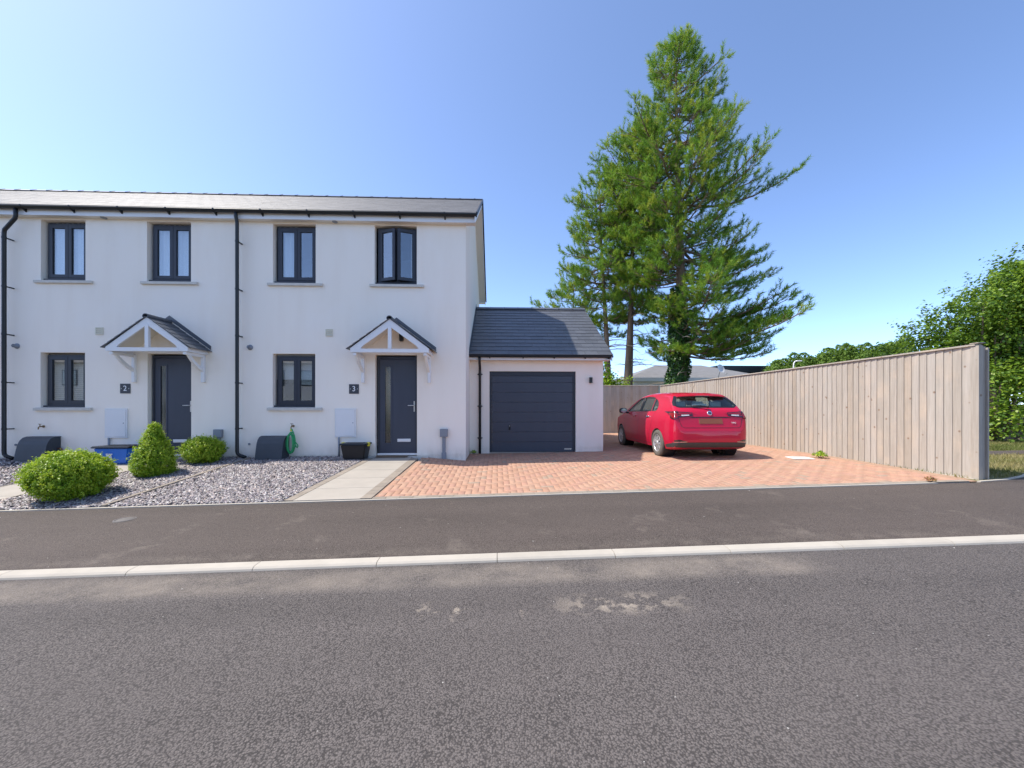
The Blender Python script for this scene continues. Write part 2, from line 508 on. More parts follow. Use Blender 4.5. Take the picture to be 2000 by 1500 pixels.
# the pavement widens to the right of the fence
pav2 = MB()
fan = [(7.45, 5.66), (8.0, 5.74), (8.55, 5.93), (9.2, 6.25), (10.2, 6.8), (12, 8.0), (14, 9.6)]
for (xa, ya), (xb, yb) in zip(fan, fan[1:]):
    pav2.quad((xa, 5.655, gz(xa, 5.65) + 0.002), (xb, 5.655, gz(xb, 5.65) + 0.002), (xb, yb, gz(xb, 5.65) + 0.004), (xa, ya, gz(xa, 5.65) + 0.004))
tag(pav2.build('pavement_corner', MAT['pave']), kind='structure')

# kerb along the road: bull-nosed stones, each a part
kerb = thing('kerb', (0, 3.65, 0.08), None, None); tag(kerb, kind='structure')
KL = 1.115
prof = [(3.585, -0.10), (3.585, 0.052 - 0.062 + 0.012), (3.592, 0.018), (3.612, 0.032), (3.64, 0.037), (3.715, 0.039), (3.715, -0.10)]
for i in range(-12, 14):
    x0 = -2.235 + KL * i
    m = MB()
    vs = []
    for x in (x0 + 0.003, x0 + KL - 0.003):
        vs += [(x, y, 0.062 + street(x) + z) for y, z in prof]
    n = len(prof)
    m.add(vs, [tuple(range(n)), tuple(range(2 * n - 1, n - 1, -1))] + [(k, k + n, (k + 1) % n + n, (k + 1) % n) for k in range(n)])
    m.build('kerb_stone', MAT['kerb'], kerb)

# thin concrete edging at the back of the pavement
edging = thing('pavement_edging', (0, 5.68, 0.2), None, None); tag(edging, kind='structure')


def strip_piece(parent, name, mat, a, b, w, z_up, thick=0.12, gap=0.003):
    """one straight block between ground points a, b (x, y), width w to its left side"""
    a = Vector(a); b = Vector(b); d = (b - a).normalized(); nrm = Vector((-d.y, d.x)) * w
    a = a + d * gap; b = b - d * gap
    pts = [a, b, b + nrm, a + nrm]
    vs = [(p.x, p.y, gz(p.x, max(5.701, p.y)) + z_up) for p in pts]
    vs += [(x, y, z - thick) for x, y, z in vs]
    m = MB(); m.add(vs, [(0, 1, 2, 3), (7, 6, 5, 4), (0, 4, 5, 1), (1, 5, 6, 2), (2, 6, 7, 3), (3, 7, 4, 0)])
    return m.build(name, mat, parent)


for i in range(-15, 8):
    x0 = 0.35 + 0.915 * i
    if x0 + 0.915 > 7.46: continue
    strip_piece(edging, 'edging_stone', MAT['kerb'], (x0, 5.652), (x0 + 0.915, 5.652), 0.05, 0.010, gap=0.002)
for (xa, ya), (xb, yb) in zip(fan, fan[1:]):
    strip_piece(edging, 'edging_stone', MAT['kerb'], (xa, ya), (xb, yb), 0.05, 0.012, gap=0.0)

# ------------------------------------------------------------------ front gardens
P3L = lambda y: -2.985 + 0.093 * (y - 5.7)      # inner left edge of the path to door 3
P3R = lambda y: -2.020 + 0.040 * (y - 5.7)
P2L = lambda y: -8.68 + 0.29 * (y - 5.7)        # path to door 2
P2R = lambda y: -7.70 + 0.29 * (y - 5.7)
BND = lambda y: -5.62 + 0.075 * (y - 5.7)       # edging between the two plots


def make_path(label, L_, R_, ys, yend, strips=True):
    p = thing('garden_path', ((L_(7) + R_(7)) / 2, 7.2, 0.25), None, None); tag(p, kind='structure', label=label)
    for ya, yb in zip(ys, ys[1:]):
        c = [(L_(ya), ya + 0.004), (R_(ya), ya + 0.004), (R_(yb), yb - 0.004), (L_(yb), yb - 0.004)]
        vs = [(x, y, gz(x, y) + 0.018) for x, y in c]; vs += [(x, y, z - 0.08) for x, y, z in vs]
        m = MB(); m.add(vs, [(0, 1, 2, 3), (7, 6, 5, 4), (0, 4, 5, 1), (1, 5, 6, 2), (2, 6, 7, 3), (3, 7, 4, 0)])
        m.build('concrete_slab', MAT['concrete'], p)
    if strips:
        n = int((yend - 5.71) / 0.2)
        for side, E in ((-1, L_), (1, R_)):
            for i in range(n):
                ya = 5.71 + 0.2 * i; yb = ya + 0.2
                if side < 0: strip_piece(p, 'edging_block', MAT['edge'], (E(ya) - 0.004, ya), (E(yb) - 0.004, yb), 0.125, 0.022)
                else: strip_piece(p, 'edging_block', MAT['edge'], (E(ya) + 0.164, ya), (E(yb) + 0.164, yb), 0.16, 0.021)
    return p


path3 = make_path('pale concrete slab path leading to the door numbered 3', P3L, P3R, [5.71, 6.3, 6.9, 7.5, 8.1, 8.66], 8.66)
path2 = make_path('pale concrete slab path leading to the door numbered 2', P2L, P2R, [5.71, 6.3, 6.9, 7.5, 8.1, 8.66], 8.66, strips=False)
for side, E in ((-1, P2L), (1, P2R)):
    for i in range(5):
        ya, yb = 5.71 + 0.59 * i, 5.71 + 0.59 * (i + 1)
        strip_piece(path2, 'edging_board', MAT['edge'], (E(ya) + (0.03 if side > 0 else 0), ya), (E(yb) + (0.03 if side > 0 else 0), yb), 0.026, 0.024)
plot_edge = thing('plot_edging', (-5.5, 7.2, 0.2), None, None); tag(plot_edge, kind='structure')
for i in range(3):
    ya, yb = 5.71 + i * 0.98, 5.71 + (i + 1) * 0.98
    strip_piece(plot_edge, 'edging_board', MAT['edge'], (BND(ya), ya), (BND(yb), yb), 0.06, 0.035)
# door steps: a flat concrete strip against the wall in front of each door
for cx, w in ((-2.28, 1.45), (-7.24, 1.5)):
    o = box_part('door_step', MAT['stone'], None, cx - w / 2, cx + w / 2, 8.662, 8.765, 0.30, 0.415)
    tag(o, kind='structure')

# beds: soil sheet and slate chippings
beds = [(lambda y: -14.5, lambda y: P2L(y) - 0.03), (lambda y: P2R(y) + 0.035, lambda y: BND(y) - 0.065), (lambda y: BND(y), lambda y: P3L(y) - 0.135)]
soil = MB()
ysoil = rng(5.704, 8.765, 9)
for l_, r_ in beds:
    for ya, yb in zip(ysoil, ysoil[1:]):
        k = 6
        for q in range(k):
            fx = lambda y, t: l_(y) + (r_(y) - l_(y)) * t
            c = [(fx(ya, q / k), ya), (fx(ya, (q + 1) / k), ya), (fx(yb, (q + 1) / k), yb), (fx(yb, q / k), yb)]
            soil.quad(*[(x, y, gz(x, y) - 0.012) for x, y in c])
tag(soil.build('soil_bed', MAT['soil']), kind='structure')


def chippings():
    pts = []
    for bi, (l_, r_) in enumerate(beds):
        n = (20000, 27000, 36000)[bi]
        y = RNG.uniform(5.72, 8.75, n); t = RNG.uniform(0, 1, n)
        lo = np.array([l_(v) for v in y]); hi = np.array([r_(v) for v in y])
        if bi == 0: lo[:] = -12.6
        x = lo + 0.03 + (hi - lo - 0.06) * t
        pts.append(np.stack([x, y], 1))
    P = np.concatenate(pts); n = len(P)
    z = np.array([gz(a, b) for a, b in P]) + RNG.uniform(-0.008, 0.022, n)
    L_ = RNG.uniform(0.010, 0.029, n); W_ = L_ * RNG.uniform(0.35, 0.85, n); T_ = RNG.uniform(0.0025, 0.006, n)
    az = RNG.uniform(0, 2 * PI, n); tx = RNG.normal(0, 0.42, n); ty = RNG.normal(0, 0.42, n)
    base = np.array([[-1, -.7, -1], [.8, -1, -1], [1, .6, -1], [-.6, 1, -1], [-.9, -.6, 1], [.7, -.9, 1], [.9, .5, 1], [-.5, .9, 1]], float)
    V = base[None] * np.stack([L_, W_, T_], 1)[:, None, :]
    V[:, :, 2] += V[:, :, 0] * tx[:, None] + V[:, :, 1] * ty[:, None]
    c, s_ = np.cos(az)[:, None], np.sin(az)[:, None]
    X = V[:, :, 0] * c - V[:, :, 1] * s_; Y = V[:, :, 0] * s_ + V[:, :, 1] * c
    V = np.stack([X + P[:, 0:1], Y + P[:, 1:2], V[:, :, 2] + z[:, None]], 2)
    f = np.array([[4, 5, 6, 7], [0, 1, 5, 4], [1, 2, 6, 5], [2, 3, 7, 6], [3, 0, 4, 7]])
    F = (f[None] + (np.arange(n) * 8)[:, None, None]).reshape(-1, 4)
    pal = np.array([[0.36, 0.30, 0.29], [0.48, 0.42, 0.40], [0.24, 0.20, 0.205], [0.66, 0.60, 0.55], [0.13, 0.11, 0.115], [0.54, 0.42, 0.36], [0.33, 0.265, 0.28]])
    C = pal[RNG.integers(0, len(pal), n)] * RNG.uniform(0.65, 1.1, (n, 1)) * np.array([[0.94, 0.98, 1.0]])
    o = link('slate_gravel', fast_mesh('slate_gravel', V.reshape(-1, 3), F, col=np.repeat(C, 8, 0)), MAT['chips'])
    tag(o, 'purple-grey slate chippings covering the front garden beds', 'gravel', kind='stuff')


chippings()

# ------------------------------------------------------------------ block-paved drive, 90 degree herringbone
drive = thing('driveway', (2.5, 7.3, 0.3), 'orange-red block paved driveway in front of the garage', None)
tag(drive, kind='structure')
DX0 = lambda y: P3R(y) + 0.168
DX1 = 7.33
dsub = MB()
for iy in range(58):
    for ix in range(49):
        xa, ya = -2.25 + 0.2 * ix, 5.704 + 0.2 * iy
        xc, yc = xa + 0.1, ya + 0.1
        if (yc < 8.75 and xc > DX0(yc)) or (8.6 < yc < 10.15 and xc > -0.75) or (yc > 10 and xc > 2.7):
            dsub.quad(*[(x, y, gz(x, y) + 0.004) for x, y in ((xa, ya), (xa + 0.2, ya), (xa + 0.2, ya + 0.2), (xa, ya + 0.2))])
dsub.build('sand_bed', MAT['sand'], drive)

PAL = [tuple(0.92 * v for v in c_) for c_ in [(0.525, 0.298, 0.192), (0.54, 0.315, 0.205), (0.50, 0.282, 0.18), (0.53, 0.292, 0.197), (0.495, 0.305, 0.203), (0.43, 0.31, 0.218), (0.55, 0.33, 0.218), (0.515, 0.292, 0.20)]]
PWT = [5, 5, 3, 4, 2, 0.9, 4, 4]


def paver_mesh(lx, ly, col, name='paver'):
    b, h = 0.004, 0.012
    x, y = lx / 2 - 0.0022, ly / 2 - 0.0022
    v = [(-x, -y, -0.03), (x, -y, -0.03), (x, y, -0.03), (-x, y, -0.03), (-x, -y, h - b), (x, -y, h - b), (x, y, h - b), (-x, y, h - b),
         (-x + b, -y + b, h), (x - b, -y + b, h), (x - b, y - b, h), (-x + b, y - b, h)]
    f = [(8, 9, 10, 11), (4, 5, 9, 8), (5, 6, 10, 9), (6, 7, 11, 10), (7, 4, 8, 11), (0, 1, 5, 4), (1, 2, 6, 5), (2, 3, 7, 6), (3, 0, 4, 7)]
    me = fast_mesh(name, v, f, col=np.tile(col, (12, 1)))
    me.materials.append(MAT['paver'])
    return me


def drive_ok(x, y, hx, hy):
    for sx in (-1, 1):
        for sy in (-1, 1):
            X, Y = x + sx * hx * 0.98, y + sy * hy * 0.98
            if X > DX1 or Y < 5.81 or Y > 16.95: return False
            if Y < 8.755 and X < DX0(Y): return False
            if Y >= 8.755 and X < -0.715: return False
            if Y >= 10.08 and X < 2.80: return False
    return True


blocks = []
for j in range(-1, 114):
    for i in range(-24, 94):
        m4 = (i - j) % 4
        if m4 == 0: blocks.append((i * 0.1 + 0.1, 5.81 + j * 0.1 + 0.05, 0.1, 0.05))
        elif m4 == 3: blocks.append((i * 0.1 + 0.05, 5.81 + j * 0.1 + 0.1, 0.05, 0.1))
keep = []
for x, y, hx, hy in blocks:
    if drive_ok(x, y, hx, hy): keep.append((x, y, hx, hy)); continue
    # blocks cut along the edges: halves
    for s_ in (-1, 1):
        q = (x + s_ * 0.05, y, 0.05, 0.05) if hx > hy else (x, y + s_ * 0.05, 0.05, 0.05)
        if drive_ok(*q): keep.append(q)
keep.sort(key=lambda b: (b[0] - 0) ** 2 * 0.5 + b[1] ** 2)
pav_me = {}
random.seed(3)
big = keep[:300]; rest = keep[300:]


def slope_rot(x, y):
    e = 0.05
    dzx = (gz(x + e, y) - gz(x - e, y)) / (2 * e); dzy = (gz(x, y + e) - gz(x, max(5.701, y - e))) / (2 * e)
    return Euler((math.atan(dzy), -math.atan(dzx), 0))


for x, y, hx, hy in big:
    ci = random.choices(range(8), PWT)[0]
    k = (hx, hy, ci)
    if k not in pav_me: pav_me[k] = paver_mesh(2 * hx, 2 * hy, PAL[ci])
    o = link('paver', pav_me[k], None, drive)
    o.location = Vector((x, y, gz(x, y) + random.uniform(-0.0015, 0.0015))) - ORG[drive.name]
    o.rotation_euler = slope_rot(x, y)
RV, RF, RC = [], [], []
for x, y, hx, hy in rest:
    ci = random.choices(range(8), PWT)[0]
    k = (hx, hy, ci)
    if k not in pav_me: pav_me[k] = paver_mesh(2 * hx, 2 * hy, PAL[ci])
    R = slope_rot(x, y).to_matrix(); zz = gz(x, y) + random.uniform(-0.0015, 0.0015)
    n0 = len(RV)
    for v in pav_me[k].vertices:
        p = R @ v.co; RV.append((x + p.x - 2.5, y + p.y - 7.3, zz + p.z - 0.3)); RC.append(PAL[ci])
    for p in pav_me[k].polygons: RF.append([n0 + q for q in p.vertices])
o = link('pavers', fast_mesh('pavers', RV, RF, col=np.array(RC)), MAT['paver'], drive); tag(o, kind='stuff')
# border course of grey blocks along the front of the drive
x = DX0(5.72)
while x < 7.3:
    xe = min(x + 0.2, 7.33)
    strip_piece(drive, 'border_block', MAT['edge'], (x, 5.706), (xe, 5.706), 0.098, 0.012)
    x += 0.2

# cast-iron cover in the pavement
cv = thing('valve_cover', (-4.79, 5.13, gz(-4.79, 5.13)), 'small oval grey cover set in the pavement before the shrubs', 'drain cover')
m = MB(); m.lathe([(0.0, 0.005), (0.085, 0.005), (0.092, 0.001)], (-4.79, 5.13, gz(-4.79, 5.13)), n=24); m.build('lid', MAT['iron'], cv)
m = MB(); m.lathe([(0.094, 0.001), (0.096, 0.006), (0.112, 0.006), (0.116, -0.01)], (-4.79, 5.13, gz(-4.79, 5.13)), n=24); m.build('rim', MAT['iron'], cv)

# ------------------------------------------------------------------ terraced houses
PITCH = 0.62
RIDGE_Y, RIDGE_Z = 12.0, 7.97
BACK_Y = 15.23
SP = 4.955      # width of one house


def roof_z(y): return RIDGE_Z - PITCH * abs(y - RIDGE_Y)


def wall_front(m, x0, x1, z0, z1, y, holes, depth, sills=True):
    xs = sorted({x0, x1, *[h[0] for h in holes], *[h[1] for h in holes]})
    zs = sorted({z0, z1, *[h[2] for h in holes], *[h[3] for h in holes]})
    for xa, xb in zip(xs, xs[1:]):
        for za, zb in zip(zs, zs[1:]):
            cx, cz = (xa + xb) / 2, (za + zb) / 2
            if any(h[0] < cx < h[1] and h[2] < cz < h[3] for h in holes): continue
            m.quad((xa, y, za), (xb, y, za), (xb, y, zb), (xa, y, zb))
    for xa, xb, za, zb in holes:
        m.quad((xa, y, za), (xa, y + depth, za), (xa, y + depth, zb), (xa, y, zb))
        m.quad((xb, y, za), (xb, y, zb), (xb, y + depth, zb), (xb, y + depth, za))
        m.quad((xa, y, zb), (xa, y + depth, zb), (xb, y + depth, zb), (xb, y, zb))
        if sills: m.quad((xa, y, za), (xb, y, za), (xb, y + depth, za), (xa, y + depth, za))


def frame_ring(m, x0, x1, z0, z1, w, y0, y1, wb=None):
    wb = wb or w
    m.box(x0, x0 + w, y0, y1, z0, z1); m.box(x1 - w, x1, y0, y1, z0, z1)
    m.box(x0 + w, x1 - w, y0, y1, z0, z0 + wb); m.box(x0 + w, x1 - w, y0, y1, z1 - w, z1)


def make_sash(parent, x0, x1, z0, z1, y, hinge=None, ang=0):
    """one casement: frame with its pane; hinge x and angle when it stands open"""
    m = MB(); frame_ring(m, x0, x1, z0, z1, 0.066, y, y + 0.05)
    g = MB(); g.box(x0 + 0.062, x1 - 0.062, y + 0.022, y + 0.030, z0 + 0.062, z1 - 0.062)
    gk = MB(); frame_ring(gk, x0 + 0.060, x1 - 0.060, z0 + 0.060, z1 - 0.060, 0.012, y + 0.012, y + 0.022)
    if ang:
        R = Matrix.Translation((hinge, y, 0)) @ Matrix.Rotation(ang, 4, 'Z') @ Matrix.Translation((-hinge, -y, 0))
        for q in (m, g, gk): q.v = [tuple(R @ Vector(v)) for v in q.v]
    s = m.build('sash', MAT['anth'], parent)
    g.build('pane', MAT['glass'], s); gk.build('gasket', MAT['black'], s)
    return s


def make_window(root, x0, x1, z0, z1, dress, opened=False):
    y = YF + 0.085
    m = MB(); frame_ring(m, x0, x1, z0, z1, 0.045, y, y + 0.07, 0.075)
    cx = (x0 + x1) / 2
    m.box(cx - 0.03, cx + 0.03, y, y + 0.07, z0 + 0.075, z1 - 0.045)
    m.box(x0 - 0.045, x1 + 0.0, y - 0.045, y + 0.01, z0 - 0.002, z0 + 0.028)
    w = m.build('window', MAT['anth'], root)
    a = math.radians(21) if opened else 0
    make_sash(w, x0 + 0.040, cx - 0.004, z0 + 0.070, z1 - 0.040, y - 0.012, x0 + 0.04, -a)
    make_sash(w, cx + 0.004, x1 - 0.040, z0 + 0.070, z1 - 0.040, y - 0.012, x1 - 0.04, a)
    # sill
    s = MB(); s.prism([(YF - 0.055, z0 - 0.085), (YF - 0.055, z0 - 0.030), (YF + 0.09, z0 - 0.002), (YF + 0.09, z0 - 0.085)], 0, x0 - 0.155, x1 + 0.165)
    s.build('sill', MAT['stone'], w)
    # what hangs behind the glass
    yb = YF + 0.19

    def drape(xa, xb, za, zb, mat, name, amp=0.018, per=0.11):
        n = max(6, int((xb - xa) / 0.012))
        c = MB()
        xs = rng(xa, xb, n)
        vs = [(x, yb + amp * math.sin(2 * PI * x / per) + amp * 0.5 * math.sin(2 * PI * x / per / 2.7), z) for z in (za, zb) for x in xs]
        c.add(vs, [(i, i + 1, n + i + 1, n + i) for i in range(n - 1)], True)
        c.build(name, mat, w)
    if dress == 'net': drape(x0, x1, z0 - 0.1, z1 + 0.05, MAT['curtain'], 'curtain')
    if dress == 'curtain_left': drape(x0, x0 + 0.40, z0 - 0.1, z1 + 0.05, MAT['curtain'], 'curtain', 0.03, 0.13)
    if dress == 'curtain_right': drape(x1 - 0.16, x1 + 0.2, z0 - 0.1, z1 + 0.05, MAT['curtain'], 'curtain', 0.03, 0.13)
    if dress == 'slats':
        for k in range(26):
            z = z0 + 0.06 + k * 0.045
            if z < z1: box_part('blind_slat', MAT['blind'], w, x0 - 0.1, x1 + 0.1, yb, yb + 0.03, z, z + 0.036)
    if dress == 'blind':
        b = MB(); b.box(x0 - 0.1, x1 + 0.1, yb, yb + 0.006, z0 + 0.62, z1 + 0.05); b.build('roller_blind', MAT['curtain'], w)
    # the room behind
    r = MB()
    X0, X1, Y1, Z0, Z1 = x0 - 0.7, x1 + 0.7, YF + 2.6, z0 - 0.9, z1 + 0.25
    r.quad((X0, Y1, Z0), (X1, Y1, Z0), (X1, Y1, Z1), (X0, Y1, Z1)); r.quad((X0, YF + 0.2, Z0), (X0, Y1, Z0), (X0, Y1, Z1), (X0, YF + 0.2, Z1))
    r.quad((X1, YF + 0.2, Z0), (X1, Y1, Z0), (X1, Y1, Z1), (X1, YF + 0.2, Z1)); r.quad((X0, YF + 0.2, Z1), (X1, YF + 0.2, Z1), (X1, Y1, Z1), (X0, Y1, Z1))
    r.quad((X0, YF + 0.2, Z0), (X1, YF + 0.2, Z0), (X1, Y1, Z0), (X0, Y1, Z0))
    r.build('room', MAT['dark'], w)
    return w


def make_door(root, x0, x1, z0, z1):
    y = YF + 0.085
    m = MB(); w = 0.045
    m.box(x0, x0 + w, y, y + 0.07, z0, z1); m.box(x1 - w, x1, y, y + 0.07, z0, z1); m.box(x0 + w, x1 - w, y, y + 0.07, z1 - 0.06, z1)
    d = m.build('door', MAT['anth'], root)
    xa, xb, za, zb = x0 + w + 0.003, x1 - w - 0.003, z0 + 0.03, z1 - 0.064
    gx0, gx1, gz0, gz1 = xa + 0.115, xa + 0.245, z0 + 0.26, z1 - 0.23
    s = MB(); ys = y + 0.012
    xs = [xa, gx0, gx1, xb]; zs = [za, gz0, gz1, zb]
    for i in range(3):
        for j in range(3):
            if i == 1 and j == 1: continue
            s.box(xs[i], xs[i + 1], ys, ys + 0.045, zs[j], zs[j + 1])
    s.build('door_leaf', MAT['anthdoor'], d)
    g = MB(); frame_ring(g, gx0 - 0.025, gx1 + 0.025, gz0 - 0.03, gz1 + 0.03, 0.03, ys - 0.008, ys + 0.004); g.build('glazing_bead', MAT['anthdoor'], d)
    box_part('glass_strip', MAT['dglass'], d, gx0, gx1, ys + 0.012, ys + 0.02, gz0, gz1)
    box_part('hall', MAT['dark'], d, x0 - 0.1, x1 + 0.1, y + 0.9, y + 0.95, z0, z1)
    # horizontal etched lines across the glass
    lp = MB(); lx = (gx1 + xb) / 2 + 0.02
    lp.cbox(lx - 0.15, lx + 0.15, ys - 0.014, ys, z0 + 0.285, z0 + 0.355, b=0.006)
    lo = lp.build('letter_plate', MAT['pale'], d)
    box_part('flap', MAT['pale'], lo, lx - 0.12, lx + 0.12, ys - 0.019, ys - 0.013, z0 + 0.297, z0 + 0.343)
    h = MB(); hx = xb - 0.028
    h.cbox(hx - 0.014, hx + 0.014, ys - 0.012, ys, z0 + 0.97, z0 + 1.215, b=0.004)
    h.tube([(hx, ys - 0.008, z0 + 1.115), (hx, ys - 0.05, z0 + 1.115), (hx - 0.015, ys - 0.055, z0 + 1.115), (hx - 0.135, ys - 0.055, z0 + 1.113)], 0.010, 8)
    h.build('handle', MAT['steel'], d)
    box_part('threshold', MAT['pale'], d, x0, x1, y - 0.02, y + 0.07, z0 - 0.03, z0 + 0.028)
    return d


def make_canopy(root, cx, lamp=True):
    """gabled porch canopy on gallows brackets"""
    yp = 8.205                     # front plane
    can = MB()
    zt, za, hw = 2.745, 3.375, 0.835      # eaves, apex, half width
    # decking slabs
    for s_ in (-1, 1):
        can.prism([(cx + s_ * 0.0, za - 0.035), (cx + s_ * (hw - 0.03), zt - 0.015), (cx + s_ * (hw - 0.03), zt + 0.012), (cx, za)], 1, yp + 0.045, YF)
    c = can.build('canopy', MAT['soffit'], root)
    b = MB()
    for s_ in (-1, 1):
        pts = [(0, za + 0.005), (hw - 0.01, zt + 0.012), (hw - 0.02, 2.676), (0.625, 2.676), (0.618, 2.72), (0.60, 2.765), (0.565, 2.81), (0.52, 2.845), (0, za - 0.155)]
        b.prism([(cx + s_ * x, z) for x, z in pts], 1, yp, yp + 0.042)
    b.build('bargeboard', MAT['white'], c)
    box_part('cross_beam', MAT['white'], c, cx - 0.628, cx + 0.628, yp - 0.004, yp + 0.05, 2.674, 2.752)
    m = MB(); m.prism([(cx - 0.036, 2.753), (cx + 0.036, 2.753), (cx + 0.036, 3.225), (cx, 3.255), (cx - 0.036, 3.225)], 1, yp - 0.008, yp + 0.05)
    m.build('king_post', MAT['white'], c)
    for s_ in (-1, 1):
        xa = cx + s_ * 0.795
        box_part('eaves_board', MAT['white'], c, xa - 0.022, xa + 0.022, yp + 0.043, YF, 2.672, 2.758)
        xb = cx + s_ * 0.735
        g = MB()
        g.cbox(xb - 0.033, xb + 0.033, YF - 0.066, YF - 0.001, 2.065, 2.672, b=0.006)
        g.cbox(xb - 0.032, xb + 0.032, yp + 0.02, YF - 0.068, 2.612, 2.671, b=0.005)
        br = []
        for k in range(7):
            t = k / 6
            br.append((YF - 0.05 - 0.42 * t - 0.03 * math.sin(PI * t), 2.29 + 0.33 * t - 0.02 * math.sin(PI * t)))
        up = [(y + 0.0, z + 0.075) for y, z in br]
        g.prism(br + up[::-1], 0, xb - 0.026, xb + 0.026)
        g.build('bracket', MAT['white'], c)
    # plain tiles: six courses of two on each slope
    Ls = math.hypot(hw + 0.03, za - zt) ; ang = math.atan2(za - zt, hw + 0.03)
    key = 'canopy_tile'
    if key not in bpy.data.meshes:
        t = MB(); t.cbox(-0.151, 0.151, -0.118, 0.118, -0.008, 0.008, b=0.003)
        me = t.mesh(key); me.materials.append(MAT['tile'])
    me = bpy.data.meshes[key]
    for s_ in (-1, 1):
        for r in range(6):
            for q in range(2):
                o = link('tile', me, None, c)
                d = 0.075 + r * (Ls - 0.10) / 5.6
                x = cx + s_ * (hw + 0.03 - d * math.cos(ang)); z = zt + 0.022 + d * math.sin(ang)
                y = yp - 0.03 + 0.155 + q * 0.302
                o.location = Vector((x, y, z)) - ORG[root.name]
                tilt = ang - 0.055
                # local y axis runs up the slope
                upv = Vector((-s_ * math.cos(tilt), 0, math.sin(tilt))); side = Vector((0, 1, 0)); nrm = Vector((s_ * math.sin(tilt), 0, math.cos(tilt)))
                Mx = Matrix((upv.cross(nrm), upv, nrm)).transposed()
                o.rotation_euler = Mx.to_euler()
    m = MB()
    ridge = [(cx + 0.062 * math.cos(a), za + 0.018 + 0.055 * math.sin(a)) for a in rng(-0.5, PI + 0.5, 11)]
    ridge_in = [(cx + 0.047 * math.cos(a), za + 0.018 + 0.040 * math.sin(a)) for a in rng(PI + 0.5, -0.5, 11)]
    m.prism(ridge + ridge_in, 1, yp - 0.035, yp + 0.29); m.build('ridge_tile', MAT['tile'], c)
    m = MB(); m.prism([(x, z + 0.002) for x, z in ridge + ridge_in], 1, yp + 0.295, YF - 0.02); m.build('ridge_tile', MAT['tile'], c)
    # lead flashing dressed against the wall
    f = MB()
    for s_ in (-1, 1):
        f.prism([(cx, za + 0.075), (cx + s_ * (hw + 0.05), zt + 0.045), (cx + s_ * (hw + 0.05), zt + 0.13), (cx, za + 0.165)], 1, YF - 0.022, YF - 0.004)
    f.build('flashing', MAT['tile'], c)
    if lamp:
        l = MB(); l.cbox(cx + 0.075, cx + 0.155, YF - 0.09, YF - 0.002, 3.005, 3.165, b=0.006); l.build('porch_lamp', MAT['black'], c)
    return c


